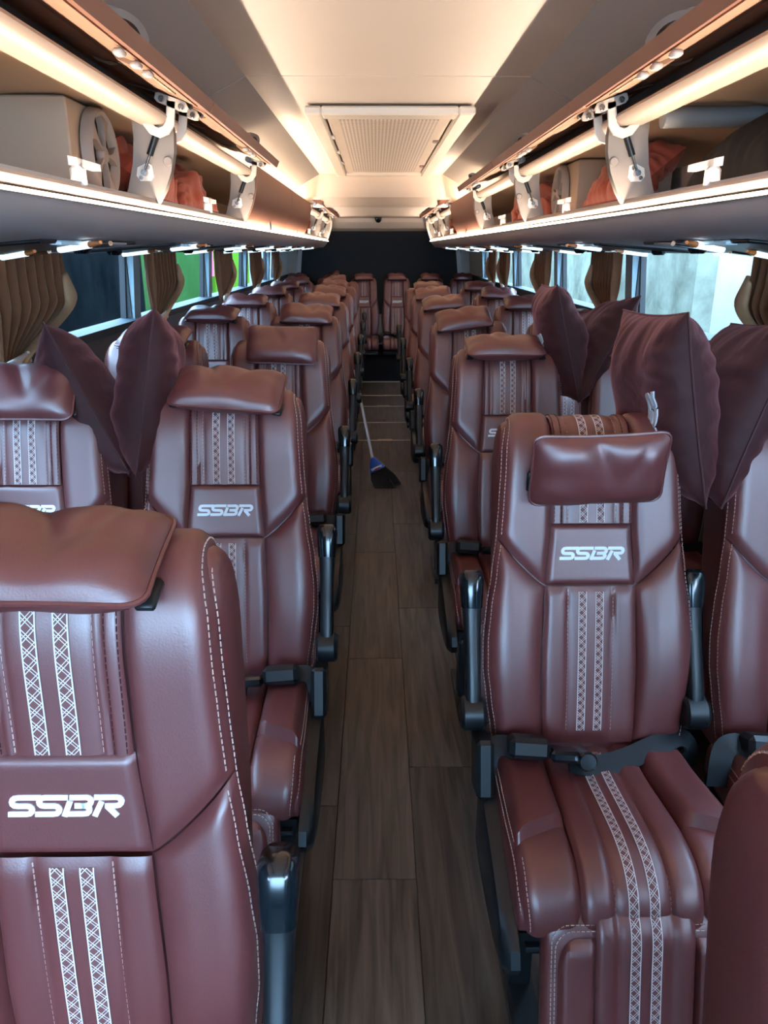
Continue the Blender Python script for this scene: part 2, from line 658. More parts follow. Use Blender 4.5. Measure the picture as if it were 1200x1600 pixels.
def stitches(mb, path, normals, step=0.0085, dash=0.0058, r=0.00085):
    """Row of little raised thread dashes along a path of 3D points."""
    P = [Vector(p) for p in path]
    L = [0.0]
    for a, b in zip(P, P[1:]):
        L.append(L[-1] + (b - a).length)

    def at(s):
        j = 0
        while j < len(L) - 2 and L[j + 1] < s:
            j += 1
        t = (s - L[j]) / max(1e-9, L[j + 1] - L[j])
        return P[j].lerp(P[j + 1], t), Vector(normals[j])
    s = 0.0
    while s + dash < L[-1]:
        a, n = at(s)
        b, _ = at(s + dash)
        t = (b - a).normalized()
        w = t.cross(n).normalized() * r
        n = n.normalized()
        mb.add([a - w - n * r, a + w - n * r, b + w - n * r, b - w - n * r, a + n * r * 1.2, b + n * r * 1.2],
               [(0, 1, 4), (1, 2, 5, 4), (2, 3, 5), (3, 0, 4, 5)])
        s += step


# ------------------------------------------------------------------ the bus body (setting)
XW, YF, YB, ZC = 1.18, -2.3, 10.25, 2.02
ceil_prof = [(0, 2.030), (0.25, 2.030), (0.44, 2.029), (0.462, 2.029), (0.60, 1.960), (0.72, 1.905), (0.90, 1.87), (1.14, 1.83)]

# floor: base sheet, planks laid in the aisle, hatch frames, nosing
fl = struct('floor', MB().box((0, (YF + YB) / 2, -0.03), (2.42, YB - YF, 0.05)), DARKFLOOR)
cols = [(-0.575, 0.9), (-0.365, 1.80), (-0.155, 1.53), (0.055, 1.97), (0.265, 1.10)]
plank_me = {}
for (x0, j0) in cols:
    y = j0 - 3.3
    while y < 9.1:
        y1 = min(y + 1.1, 9.12)
        a = max(y, -0.6)
        if y1 - a > 0.05:
            key = round(y1 - a, 3)
            if key not in plank_me:
                plank_me[key] = MB().cbox((0, 0, 0), (0.2085, key - 0.0018, 0.008), 0.0012).mesh('plank', WOOD, False)
            link('plank', plank_me[key], fl, (x0 + 0.105, (a + y1) / 2, -0.004))
        y += 1.1
for (ya, yb) in ((6.21, 6.90), (7.66, 8.27)):
    mb = MB()
    for yy in (ya, yb):
        mb.cbox((0.03, yy, 0.001), (0.47, 0.018, 0.006), 0.002)
    for xx in (-0.205, 0.265):
        mb.cbox((xx, (ya + yb) / 2, 0.001), (0.014, yb - ya + 0.018, 0.006), 0.002)
    mb.cbox((0.03, ya + 0.02, 0.002), (0.12, 0.03, 0.006), 0.002)
    mb.obj('hatch_frame', BRASS, fl, False)
MB().cbox((0.03, 9.15, 0.004), (0.60, 0.03, 0.014), 0.003).obj('nosing_strip', BRASS, fl, False)
MB().cbox((0.03, 9.45, 0.001), (0.60, 0.02, 0.008), 0.003).obj('nosing_strip', BRASS, fl, False)

# ceiling
ce = None
segs = [(YF, 2.805), (2.815, 6.30), (6.30, YB)]
for i, (a, b) in enumerate(segs):
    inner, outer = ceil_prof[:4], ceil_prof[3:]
    prof = [(-x, z) for x, z in inner[::-1]] + [(x, z) for x, z in inner[1:]]
    o = MB().prism(prof + [(x, z + 0.02) for x, z in prof[::-1]], a, b).obj('ceiling' if i == 0 else 'ceiling_panel', CEILM, ce, True, 12)
    if i == 0:
        ce = o
        o['kind'] = 'structure'
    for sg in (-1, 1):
        MB().prism(outer + [(x, z + 0.02) for x, z in outer[::-1]], a, b, mirror=sg).obj('side_panel', SHADE_CEIL, ce, True, 12)
prof = [(-x, z + 0.004) for x, z in ceil_prof[::-1]] + [(x, z + 0.004) for x, z in ceil_prof[1:]]
MB().prism(prof + [(x, z + 0.01) for x, z in prof[::-1]], 2.795, 2.825).obj('seam_strip', CREAM, ce, True, 12)

# side walls: lower panel, sill, upper panel, window posts between panes
POSTS = {-1: [0.35, 2.0, 3.70, 5.36, 6.88, 8.35, 9.00], 1: [0.35, 2.05, 3.74, 5.28, 6.92, 7.66, 8.98]}
ZS, ZT = 1.195, 1.515


def xw(z):      # inner face of the side wall leans in towards the roof
    return XW - max(0.0, z - 1.0) * 0.075


n_win = 0
for s, nm in ((-1, 'left'), (1, 'right')):
    wl = struct('wall_' + nm, MB().prism([(XW, 0), (XW, 1.0), (xw(ZS), ZS), (xw(ZS) + 0.05, ZS), (XW + 0.05, 1.0), (XW + 0.05, 0)], YF, YB, mirror=s), WALLM)
    MB().prism([(xw(ZT), ZT), (xw(2.0), 2.0), (xw(2.0) + 0.05, 2.06), (xw(ZT) + 0.05, ZT)], YF, YB, mirror=s).obj('upper_panel', CREAM, wl, False)
    MB().prism([(xw(ZS) - 0.035, ZS - 0.03), (xw(ZS) - 0.035, ZS), (xw(ZS) + 0.045, ZS + 0.006), (xw(ZS) + 0.045, ZS - 0.03)], YF, YB, mirror=s).obj('sill', SILLM, wl, False)
    for y in POSTS[s]:
        def post(w, d0, d1, name, m):
            vs = []
            for z in (ZS, ZT):
                for dx, dy in ((d0, -w / 2), (d0, w / 2), (d1, w / 2), (d1, -w / 2)):
                    vs.append((s * (xw(z) + dx), y + dy, z))
            o = MB().add(vs, [(0, 1, 2, 3), (7, 6, 5, 4), (0, 4, 5, 1), (1, 5, 6, 2), (2, 6, 7, 3), (3, 7, 4, 0)]).obj(name, m, wl, False)
        post(0.10, -0.012, 0.05, 'window_post', POSTM)
        post(0.15, 0.02, 0.045, 'rubber_seal', RUBBER)
    ys = [YF] + POSTS[s] + [9.05]
    for a, b in zip(ys, ys[1:]):
        if b - a < 0.2 or b < 1.0 or a > 8.9:
            continue
        n_win += 1
        w = struct('window_%d' % n_win, MB().add([(s * (xw(ZS) + 0.049), a + 0.05, ZS), (s * (xw(ZS) + 0.049), b - 0.05, ZS), (s * (xw(ZT) + 0.049), b - 0.05, ZT), (s * (xw(ZT) + 0.049), a + 0.05, ZT)], [(0, 1, 2, 3)]),
                   GLASS_L if s < 0 else GLASS_R)
        mb = MB()
        for yy in (a + 0.055, b - 0.055):
            mb.box((s * (xw(1.35) + 0.02), yy, 1.355), (0.02, 0.012, 0.31))
        mb.obj('window_frame', RUBBER, w, False)
    # solid quarter panel between the last window and the rear
    MB().prism([(xw(ZS) - 0.005, ZS), (xw(ZT) - 0.005, ZT), (xw(ZT) + 0.05, ZT), (xw(ZS) + 0.05, ZS)], 9.06, YB, mirror=s).obj('quarter_panel', QUARTM, wl, False)
    # raked pillar by the rear blind
    vs = []
    for z, yy, xx in ((0.95, 10.16, 1.02), (1.80, 10.10, 0.93)):
        vs += [(s * xx, yy, z), (s * (xx + 0.05), yy, z), (s * (xx + 0.05), yy + 0.06, z), (s * xx, yy + 0.06, z)]
    MB().add(vs, [(0, 1, 2, 3), (7, 6, 5, 4), (0, 4, 5, 1), (1, 5, 6, 2), (2, 6, 7, 3), (3, 7, 4, 0)]).obj('rear_pillar', GREYP, wl, False)

wb = struct('wall_back', MB().box((0, YB + 0.03, 1.0), (2.5, 0.06, 2.1)), CREAM)
MB().cbox((0, YB - 0.02, 1.22), (2.06, 0.03, 1.03), 0.01).obj('dark_blind', DARKWALL, wb, False)
MB().prism([(YB - 0.14, 1.74), (YB - 0.20, 1.81), (YB - 0.20, 1.86), (YB - 0.0, 1.86), (YB, 1.70)], -1.05, 1.05, axis='x').obj('rear_header', CREAM, wb, True, 30)
mb = MB().lathe([(0.0, -0.055), (0.022, -0.05), (0.038, -0.03), (0.042, 0.0), (0.045, 0.0), (0.045, 0.01)], 14, (0, 0, 0))
cd = mb.obj('camera_dome', GLOSS)
cd.location = (-0.01, 10.02, 1.857)
tag(cd, 'small black camera dome under the rear ceiling above the dark blind', 'camera')

# front of the bus behind the viewer: dash wall and windscreen
wf = struct('wall_front', MB().box((0, YF - 0.03, 0.42), (2.5, 0.06, 0.90)).box((0, YF - 0.03, 2.02), (2.5, 0.06, 0.12)).box((-1.2, YF - 0.03, 1.4), (0.12, 0.06, 1.3)).box((1.2, YF - 0.03, 1.4), (0.12, 0.06, 1.3)), WALLM)
n_win += 1
struct('window_%d' % n_win, MB().box((0, YF - 0.03, 1.42), (2.3, 0.008, 1.12)), GLASS_R)

struct('rear_shade_box', MB().cbox((0, 9.62, 0.17), (2.3, 0.9, 0.33), 0.01), DARKCLOTH)  # added black box, stands in for the shade under the rear bench
# ceiling bulkhead over the rear bays
bh = struct('trim_1', MB().prism([(6.26, 2.03), (6.30, 1.97), (6.42, 1.88), (6.62, 1.845), (6.74, 1.838), (6.78, 1.85), (6.80, 2.03)], -0.80, 0.80, axis='x'), CREAM, None, True, 25)
MB().prism([(6.80, 1.850), (6.84, 1.835), (6.98, 1.832), (7.00, 1.85), (7.00, 2.02), (6.80, 2.02)], -0.62, 0.62, axis='x').obj('lower_lip', CREAM, bh, True, 25)
MB().box((0, (7.0 + YB) / 2, 1.875), (1.6, YB - 7.0, 0.02)).obj('rear_ceiling_board', CEILM, bh, False)
mb = MB().lathe([(0.0, -0.016), (0.045, -0.014), (0.058, -0.004), (0.06, 0.004)], 16)
dl = mb.obj('dome_light', CLEARP)
dl.location = (0.0, 7.25, 1.861)
tag(dl, 'small round dome light under the low rear ceiling', 'light')

# return air grille in the ceiling
ga = empty('air_grille', (0.015, 4.615, 2.012), 'long white framed air return grille with a perforated door in the ceiling', 'air grille')
hw, hl = 0.33, 1.325
mb = MB()
for sx in (-1, 1):
    mb.cbox((sx * (hw - 0.0325), 0, -0.008), (0.065, 2 * hl, 0.032), 0.006)
for sy in (-1, 1):
    mb.cbox((0, sy * (hl - 0.055), -0.008), (2 * hw - 0.13, 0.11, 0.032), 0.006)
mb.obj('outer_frame', CREAM2, ga, False)
MB().cbox((0, 0, 0.0), (2 * (hw - 0.074), 2 * (hl - 0.118), 0.016), 0.004).obj('door_panel', CREAM, ga, False)
MB().box((0, 0, -0.0095), (0.41, 2.2, 0.004)).obj('perforated_sheet', GRILLE, ga, False)
for sy in (-0.6, 0.0, 0.55):
    MB().cbox((-(hw - 0.071), sy, -0.012), (0.022, 0.07, 0.012), 0.003).obj('hinge', CREAM2, ga, False)
for sy in (-0.45, 0.75):
    MB().cbox(((hw - 0.09), sy, -0.012), (0.03, 0.05, 0.010), 0.003).obj('catch', WHEELM, ga, False)

# outside, beyond the panes
gr0 = struct('ground', MB().box((0, 22.7, -1.05), (60, 50.6, 0.1)), GROUND)
MB().box((0, -22.6, -1.05), (60, 40, 0.1)).obj('bounce_forecourt', BOUNCE_SAND, gr0, False)  # added unseen ground, kept pale to bounce daylight up to the ceiling
ew = struct('exterior_wall', MB().box((3.1, 21.0, 1.2), (0.2, 26.8, 4.5)), CONCRETE)
MB().box((3.0, 2.2, 1.2), (0.2, 9.4, 4.5)).obj('pale_section', PALEWALL, ew, False)
MB().cbox((2.95, 6.98, 1.52), (0.14, 0.14, 0.16), 0.03).obj('wall_knob', CREAM2, ew, False)
eg = struct('exterior_wall', MB().box((-3.3, 13.2, 1.0), (0.2, 4.6, 4.0)), GREENW)
MB().box((-3.24, 17.6, 1.0), (0.2, 4.2, 4.0)).obj('lime_section', LIMEW, eg, False)
MB().box((-3.30, 24.7, 1.0), (0.2, 10.0, 4.0)).obj('pale_section', PALEWALL, eg, False)
MB().box((-3.18, 14.75, 1.35), (0.06, 0.42, 0.6)).obj('orange_notice', mat('orange_notice', (0.72, 0.30, 0.14), 0.6), eg, False)
MB().box((-3.18, 15.62, 1.25), (0.06, 0.26, 0.5)).obj('pink_notice', mat('pink_notice', (0.72, 0.09, 0.18), 0.6), eg, False)
struct('exterior_wall', MB().box((-3.3, 3.0, 1.0), (0.2, 15.8, 4.0)), NAVYW)

# ------------------------------------------------------------------ luggage racks
FINS = [-0.6, 0.8, 2.2, 3.6, 5.05, 6.5, 7.9, 9.3]
RACK_Y0, RACK_Y1 = -0.6, 9.72
CLOSED = {-1: (3, 4), 1: (4,)}
lid_closed = [(0.622, 1.602), (0.600, 1.640), (0.578, 1.690), (0.562, 1.750), (0.556, 1.800), (0.560, 1.840)]


def lid_profile(n=12):
    pts, _ = catmull([(x, 0, z) for x, z in lid_closed], n)
    return [(p.x, p.z) for p in pts]


def lid_open_profile(n=12):
    """The closed lid swung up and in about its hinge."""
    pr = lid_profile(n)
    pr = [tuple(Vector(pr[0]).lerp(Vector(pr[-1]), i / (n - 1)).lerp(Vector(p), 0.3)) for i, p in enumerate(pr)]
    b, t = Vector(pr[0]), Vector(pr[-1])
    tgt_b, tgt_t = Vector((0.455, 1.8485)), Vector((0.685, 1.930))
    d0, d1 = (t - b), (tgt_t - tgt_b)
    a0, a1 = math.atan2(d0.y, d0.x), math.atan2(d1.y, d1.x)
    da = a1 - a0
    out = []
    for p in pr:
        q = Vector(p) - b
        out.append((tgt_b.x + q.x * cos(da) - q.y * sin(da), tgt_b.y + q.x * sin(da) + q.y * cos(da)))
    return out


def offset_curve(pr, d):
    out = []
    for i, p in enumerate(pr):
        a, b = Vector(pr[max(0, i - 1)]), Vector(pr[min(len(pr) - 1, i + 1)])
        t = (b - a).normalized()
        out.append((p[0] + t.y * d, p[1] - t.x * d))
    return out


def build_lid(parent, s, y0, y1, is_open):
    pr = lid_open_profile() if is_open else lid_profile()
    back = offset_curve(pr, 0.022)
    pr_face = offset_curve(pr, -0.006)
    g = 0.006
    lid = MB().prism(pr_face + back[::-1], y0 + g, y1 - g, mirror=s).obj('lid', LIDM, parent, True, 40)
    L = y1 - y0
    # liner with raised pads on the inner face
    lin = offset_curve(pr, 0.0225)

    def pos(k, off):          # k along the profile 0..1
        f = k * (len(pr) - 1)
        i = min(int(f), len(pr) - 2)
        t = f - i
        q0 = offset_curve(pr, 0.022 + off)
        return (q0[i][0] * (1 - t) + q0[i + 1][0] * t, q0[i][1] * (1 - t) + q0[i + 1][1] * t)
    if is_open:
        mb = MB()
        base = [pos(0.10 + 0.86 * i / 9, 0.003) for i in range(10)]
        base_b = [pos(0.10 + 0.86 * i / 9, -0.001) for i in range(10)]
        mb.prism(base + base_b[::-1], y0 + 0.05, y1 - 0.05, mirror=s)
        mb.obj('lid_liner', FELT, lid, True, 40)
        for (k0, k1, a, b) in ((0.52, 0.86, 0.10, 0.40), (0.52, 0.86, 0.44, 0.74), (0.58, 0.84, 0.78, 0.90), (0.22, 0.42, 0.14, 0.34), (0.22, 0.42, 0.66, 0.86)):
            o_ = [pos(k0 + (k1 - k0) * i / 4, 0.011 if 0 < i < 4 else 0.003) for i in range(5)]
            i_ = [pos(k0 + (k1 - k0) * i / 4, 0.0) for i in range(5)]
            MB().prism(o_ + i_[::-1], y0 + a * L, y0 + b * L, mirror=s).obj('liner_pad', FELT, lid, True, 40)
        # vent patch near the far hinge
        a_, b_ = pos(0.20, 0.006), pos(0.52, 0.006)
        c_, d_ = pos(0.52, 0.0), pos(0.20, 0.0)
        MB().prism([a_, b_, c_, d_], y1 - 0.36, y1 - 0.17, mirror=s).obj('mesh_patch', GRILLE2, lid, False)
    ym = (y0 + y1) / 2
    if is_open:
        # clear moulded grip standing out past the free edge
        e, o2 = pos(0.02, -0.022), pos(0.22, -0.045)
        e = Vector((e[0], e[1]))
        d = Vector((-0.72, 0.69))
        mb = MB()
        n = 12
        outer, inner = [], []
        for i in range(n + 1):
            t = i / n
            yy = ym - 0.12 + 0.24 * t
            h = 0.024 * sin(pi * min(1, max(0, t))) ** 0.55
            hi_ = 0.013 * sin(pi * min(1, max(0, (t - 0.2) / 0.6))) ** 0.6 if 0.2 < t < 0.8 else 0.0
            outer.append((e + d * h, yy))
            inner.append((e + d * hi_, yy))
        vs = []
        for q in (outer, inner):
            for (p, yy) in q:
                vs.append((s * p.x, yy, p.y))
        m0 = n + 1
        for q in (outer, inner):
            for (p, yy) in q:
                vs.append((s * (p.x + 0.012), yy, p.y + 0.004))
        fs = []
        for i in range(n):
            fs += [(i, i + 1, m0 + i + 1, m0 + i), (2 * m0 + i, 3 * m0 + i, 3 * m0 + i + 1, 2 * m0 + i + 1),
                   (i, 2 * m0 + i, 2 * m0 + i + 1, i + 1), (m0 + i, m0 + i + 1, 3 * m0 + i + 1, 3 * m0 + i)]
        mb.add(vs, fs).obj('handle', CLEARP, lid, True, 40)
        for k, dy in enumerate((0.06, 0.16, 0.24)):
            p = pos(0.13, 0.008)
            MB().cbox((s * p[0], ym + dy, p[1] - 0.004), (0.020, 0.026, 0.012), 0.004).obj('latch_clip', CLEARP, lid, True, 60)
    else:
        p = lid_profile()[1]
        MB().prism([(p[0] - 0.004, p[1] - 0.03), (p[0] - 0.016, p[1] - 0.026), (p[0] - 0.012, p[1] + 0.02), (p[0] - 0.012, p[1] + 0.05), (p[0] - 0.004, p[1] + 0.05)], ym - 0.03, ym + 0.03, mirror=s).obj('latch', PIPEM, lid, False)
    return lid


GRILLE2 = mottled('pierced_patch', (0.16, 0.10, 0.07), (0.80, 0.68, 0.54), 90, 0.6)


def hinge_bits(rk, s, y, front):
    """Gooseneck arm from the beam to the open lid."""
    path = [(0.628, 1.822), (0.618, 1.800), (0.606, 1.784), (0.590, 1.778), (0.572, 1.784), (0.560, 1.800), (0.557, 1.825), (0.553, 1.850)]
    L, R = stroke_poly(path, 0.021)
    mb = MB().prism([tuple(p) for p in L] + [tuple(p) for p in R[::-1]], y - 0.005, y + 0.005, mirror=s)
    mb.prism([(0.512, 1.834), (0.516, 1.826), (0.528, 1.826), (0.588, 1.848), (0.594, 1.856), (0.590, 1.869), (0.582, 1.870), (0.518, 1.848)], y - 0.005, y + 0.005, mirror=s)
    h = mb.obj('gooseneck_hinge', CREAM2, rk, True, 30)
    for (px, pz) in ((0.528, 1.837), (0.576, 1.855), (0.626, 1.815)):
        MB().lathe([(0, -0.010), (0.0065, -0.010), (0.008, -0.006), (0.008, 0.0)], 10, (s * px, y - 0.004, pz), Matrix.Rotation(-pi / 2, 3, 'X')).obj('bolt', STEEL, h)
    # dark bump stop behind the plate
    MB().cbox((s * 0.535, y + 0.03, 1.846), (0.05, 0.045, 0.018), 0.006).obj('bump_stop', BLACK, h)


for s, nm in ((-1, 'left'), (1, 'right')):
    rk = empty('luggage_rack', (0, 0, 0), ('luggage rack over the seats by the green-lit windows, two lids shut at mid length' if s < 0 else
                                       'luggage rack over the seats by the bright concrete wall, one lid shut near the rear'), 'luggage rack')
    fas = [(0.622, 1.619), (0.613, 1.612), (0.611, 1.600), (0.612, 1.592), (0.619, 1.578), (0.632, 1.548), (0.660, 1.522), (0.700, 1.508), (0.74, 1.504), (1.138, 1.492), (1.138, 1.50), (0.74, 1.514), (0.70, 1.53), (0.672, 1.552), (0.664, 1.60), (0.662, 1.619)]
    top = fas[:3] + [(0.611, 1.593), (0.640, 1.593), (0.664, 1.600), (0.662, 1.619)]
    MB().prism([(0.611, 1.593), (0.617, 1.578), (0.628, 1.556), (0.645, 1.538), (0.668, 1.527), (0.70, 1.522), (1.138, 1.487), (1.138, 1.497), (0.70, 1.535), (0.68, 1.545), (0.665, 1.565), (0.655, 1.593)], RACK_Y0, RACK_Y1, mirror=s).obj('fascia', GREYP, rk, True, 50)
    MB().prism([(0.622, 1.619), (0.614, 1.612), (0.612, 1.600), (0.655, 1.600), (0.662, 1.619)], RACK_Y0, RACK_Y1, mirror=s).obj('lip', CREAM, rk, True, 30)
    MB().prism([(0.658, 1.600), (1.125, 1.565), (1.125, 1.555), (0.658, 1.590)], RACK_Y0, RACK_Y1, mirror=s).obj('shelf_floor', CREAM, rk, False)
    # beam carrying the hinges, box section with a rounded nose
    MB().prism([(0.570, 1.806), (0.566, 1.815), (0.572, 1.824), (0.600, 1.832), (0.640, 1.832), (0.640, 1.800), (0.600, 1.797), (0.580, 1.799)], RACK_Y0, RACK_Y1, mirror=s).obj('hinge_beam', BEAMM, rk, True, 35)
    MB().prism([(0.640, 1.834), (0.84, 1.836), (1.10, 1.80), (1.10, 1.79), (0.84, 1.826), (0.640, 1.824)], RACK_Y0, RACK_Y1, mirror=s).obj('bin_top', BOXM, rk, True, 35)
    # lip LED diffuser strip and cove strip
    MB().prism([(0.6045, 1.5850), (0.6045, 1.5900), (0.622, 1.5900), (0.622, 1.5850)], RACK_Y0, RACK_Y1 - 0.02, mirror=s).obj('light_shelf', CREAM, rk, False)
    MB().prism([(0.6025, 1.5855), (0.6025, 1.5905), (0.6045, 1.5905), (0.6045, 1.5855)], RACK_Y0, RACK_Y1 - 0.02, mirror=s).obj('light_line', LINEM, rk, False)
    MB().prism([(0.6048, 1.5900), (0.6048, 1.5906), (0.6120, 1.5906), (0.6120, 1.5900)], RACK_Y0, RACK_Y1 - 0.02, mirror=s).obj('led_strip', TAPEM, rk, False)
    MB().prism([(0.632, 1.6195), (0.632, 1.6215), (0.644, 1.6215), (0.644, 1.6195)], RACK_Y0, RACK_Y1 - 0.02, mirror=s).obj('led_strip', LEDM, rk, False)
    MB().prism([(0.622, 1.619), (0.621, 1.625), (0.625, 1.625), (0.626, 1.619)], RACK_Y0, RACK_Y1, mirror=s).obj('lip_bead', CREAM, rk, False)
    for i in CLOSED[s]:
        MB().prism([(0.628, 1.8345), (0.628, 1.8395), (0.640, 1.8395), (0.640, 1.8345)], FINS[i] + 0.03, FINS[i + 1] - 0.03, mirror=s).obj('cove_strip', COVEM, rk, False)
    for i, y in enumerate(FINS[1:], 1):
        poly = [(0.566, 1.818), (0.560, 1.78), (0.562, 1.74), (0.574, 1.69), (0.594, 1.645), (0.622, 1.604), (0.715, 1.598), (0.690, 1.65), (0.672, 1.71), (0.664, 1.77), (0.664, 1.818)]
        fin = MB().prism(poly, y - 0.014, y + 0.014, mirror=s).obj('divider_fin', FINM, rk, True, 30)
        MB().lathe([(0, -0.006), (0.010, -0.006), (0.013, 0.0)], 12, (s * 0.580, y - 0.014, 1.715), Matrix.Rotation(-pi / 2, 3, 'X')).obj('button', FINM, fin)
        if (i - 1) not in CLOSED[s]:
            yy = y - 0.030
            MB().prism([(0.622, 1.705), (0.634, 1.712), (0.660, 1.700), (0.664, 1.680), (0.655, 1.668), (0.628, 1.668), (0.620, 1.678)], y - 0.018, y - 0.0135, mirror=s).obj('strut_bracket', CREAM2, fin, False)
            MB().tube([(s * 0.600, yy, 1.778), (s * 0.622, yy, 1.728)], 0.0085, 10).obj('strut_body', BLACK, fin)
            MB().tube([(s * 0.621, yy, 1.730), (s * 0.640, yy, 1.688)], 0.0035, 8).tube([(s * 0.640, yy - 0.006, 1.687), (s * 0.640, yy + 0.016, 1.687)], 0.008, 8).obj('strut_rod', STEEL, fin)
            for (px, pz) in ((0.632, 1.700), (0.653, 1.676)):
                MB().lathe([(0, -0.004), (0.005, -0.004), (0.006, 0.0)], 8, (s * px, y - 0.018, pz), Matrix.Rotation(-pi / 2, 3, 'X')).obj('screw', STEEL, fin)
    for i in range(len(FINS) - 1):
        op = i not in CLOSED[s]
        build_lid(rk, s, FINS[i], FINS[i + 1], op)
        if op:
            hinge_bits(rk, s, FINS[i] + 0.09, False)
            hinge_bits(rk, s, FINS[i + 1] - 0.04, True)
            ym = (FINS[i] + FINS[i + 1]) / 2 + (0.16 if i == 1 else 0.0)
            c = MB().cbox((s * 0.630, ym, 1.635), (0.026, 0.030, 0.040), 0.006).prism([(0.622, 1.655), (0.622, 1.668), (0.640, 1.672), (0.640, 1.655)], ym - 0.02, ym + 0.115, mirror=s)
            c.obj('latch_keeper', WHITEP, rk, True, 40)
    # reading light and air modules under the shelf
    y = 0.9
    while y < 9.3:
        def zu(x):
            return 1.522 - (x - 0.70) * 0.0799
        sp = MB().cbox((s * 0.90, y, zu(0.90) - 0.003), (0.34, 0.66, 0.010), 0.004, Matrix.Rotation(s * math.atan(0.0799), 3, 'Y')).obj('service_panel', BLACK, rk, False)
        for (xa, xb, ya, yb) in ((0.83, 0.69, 0.02, -0.16), (1.10, 0.93, 0.28, 0.06)):
            MB().tube([(s * xa, y + ya, zu(xa) - 0.013), (s * xb, y + yb, zu(xb) - 0.013)], 0.0085, 10).obj('light_tube', TUBEM, sp)
            MB().tube([(s * xb, y + yb, zu(xb) - 0.013), (s * (xb - 0.04), y + yb - 0.05, zu(xb - 0.04) - 0.012)], [0.0080, 0.004], 10).obj('amber_tip', AMBER, sp)
            MB().tube([(s * (xa + 0.02), y + ya + 0.12, zu(xa) - 0.010), (s * xb, y + yb + 0.14, zu(xb) - 0.010)], 0.006, 8).obj('chrome_rail', CHROME, sp)
        for (xx, dy) in ((0.96, -0.27), (0.86, 0.25)):
            MB().lathe([(0, -0.016), (0.018, -0.016), (0.026, -0.008), (0.028, 0.0)], 12, (s * xx, y + dy, zu(xx) - 0.006)).obj('air_nozzle', GLOSS, sp)
        MB().cbox((s * 0.735, y - 0.02, zu(0.735) - 0.006), (0.03, 0.46, 0.010), 0.003).obj('pale_trim', BARM, sp)
        y += 1.115
    # end cap at the rear
    MB().prism([(0.560, 1.834), (0.556, 1.79), (0.565, 1.73), (0.590, 1.66), (0.611, 1.60), (0.62, 1.578), (0.64, 1.545), (0.67, 1.52), (1.10, 1.49), (1.10, 1.834)], RACK_Y1, RACK_Y1 + 0.03, mirror=s).obj('end_cap', CREAM, rk, True, 30)

# ------------------------------------------------------------------ things in the racks
def cushion_mesh(name, w, h, t, m, seed, wrinkle=0.010, n=26, pinch=0.05):
    """Soft bag: w along local x, h along local z, thick along local y."""
    rnd = random.Random(seed)
    ph = [rnd.uniform(0, 6.28) for _ in range(10)]
    fr = [rnd.uniform(4, 9) for _ in range(10)]
    mb = MB()

    def side(sg):
        def fn(a, b):
            a, b = 2 * a - 1, 2 * b - 1
            x = w / 2 * a * (1 - pinch * (1 - b * b))
            z = h / 2 * b * (1 - pinch * (1 - a * a))
            e = max(0.0, (1 - abs(a) ** 3.2)) ** 0.62 * max(0.0, (1 - abs(b) ** 3.2)) ** 0.62
            wr = 0.0
            for k in range(5):
                wr += sin(fr[k] * (a * cos(ph[k]) + b * sin(ph[k])) + ph[k + 5] + sg) * (0.6 ** k)
            edge = max(abs(a), abs(b))
            wr += 1.5 * sin(19 * (a if abs(b) > abs(a) else b) + ph[1] + 3 * sin(4 * a * b + ph[2])) * max(0, edge - 0.35) + 0.8 * sin(31 * (a if abs(b) > abs(a) else b) + ph[3] + 2 * a) * max(0, edge - 0.5)
            y = sg * (t / 2 * e + wrinkle * wr * (e ** 0.8) * 0.55)
            return (x, y, z)
        return fn
    cushion_mesh.side = side
    mb.grid(side(1), n, n)
    mb.grid(side(-1), n, n, True)
    return mb.mesh(name, m, True, 60)


def crumple(name, w, h, t, m, seed, wrinkle):
    return cushion_mesh(name, w, h, t, m, seed, wrinkle, 34, 0.08)


rack_bag_me = [crumple('rack_cushion', 0.44, 0.23, 0.125, SATIN, k, 0.030) for k in (3, 8, 21)]
RG = 'rust red cushions stuffed in the luggage racks'
bags = [(-1, 0, 0.79, 2.66, 1.665, 0.2, 'rust red cushion in the rack over the green-lit windows, behind the first divider'),
        (-1, 1, 0.80, 3.15, 1.660, -0.2, 'rust red cushion wedged before the second divider of the rack over the green-lit windows'),
        (1, 2, 0.79, 2.72, 1.665, 0.1, 'rust red cushion behind the first divider of the rack by the concrete wall'),
        (1, 0, 0.78, 3.93, 1.655, 0.3, 'rust red cushion behind the second divider of the rack by the concrete wall'),
        (1, 1, 0.80, 4.45, 1.660, -0.3, 'rust red cushion next to the shut lid of the rack by the concrete wall'),
        (1, 1, 0.78, 6.85, 1.660, 0.2, 'rust red cushion past the shut lid of the rack by the concrete wall'),
        (1, 2, 0.78, 7.45, 1.665, -0.1, 'rust red cushion in the second last bay of the rack by the concrete wall'),
        (1, 0, 0.78, 8.50, 1.660, 0.2, 'rust red cushion near the rear end of the rack by the concrete wall'),
        (-1, 2, 0.78, 6.95, 1.655, 0.1, 'rust red cushion past the two shut lids of the rack over the green-lit windows'),
        (-1, 0, 0.78, 7.50, 1.660, 0.0, 'rust red cushion in the second last bay of the rack over the green-lit windows'),
        (-1, 1, 0.78, 8.55, 1.655, 0.2, 'rust red cushion near the rear end of the rack over the green-lit windows')]
for (s, k, x, y, z, r, lab) in bags:
    o = link('rack_cushion', rack_bag_me[k], None, (s * 0.79, y, 1.716), (radians(50), 0, pi / 2 * s + r * 0.5))
    tag(o, lab, 'cushion', RG)
o = link('rack_cushion', crumple('soft_bag', 0.42, 0.24, 0.16, DARKCLOTH, 31, 0.010), None, (0.80, 1.76, 1.685), (radians(66), 0, pi / 2))
o.name = 'soft_bag'
tag(o, 'black soft bag lying in the rack under the bent grey tube', 'bag')

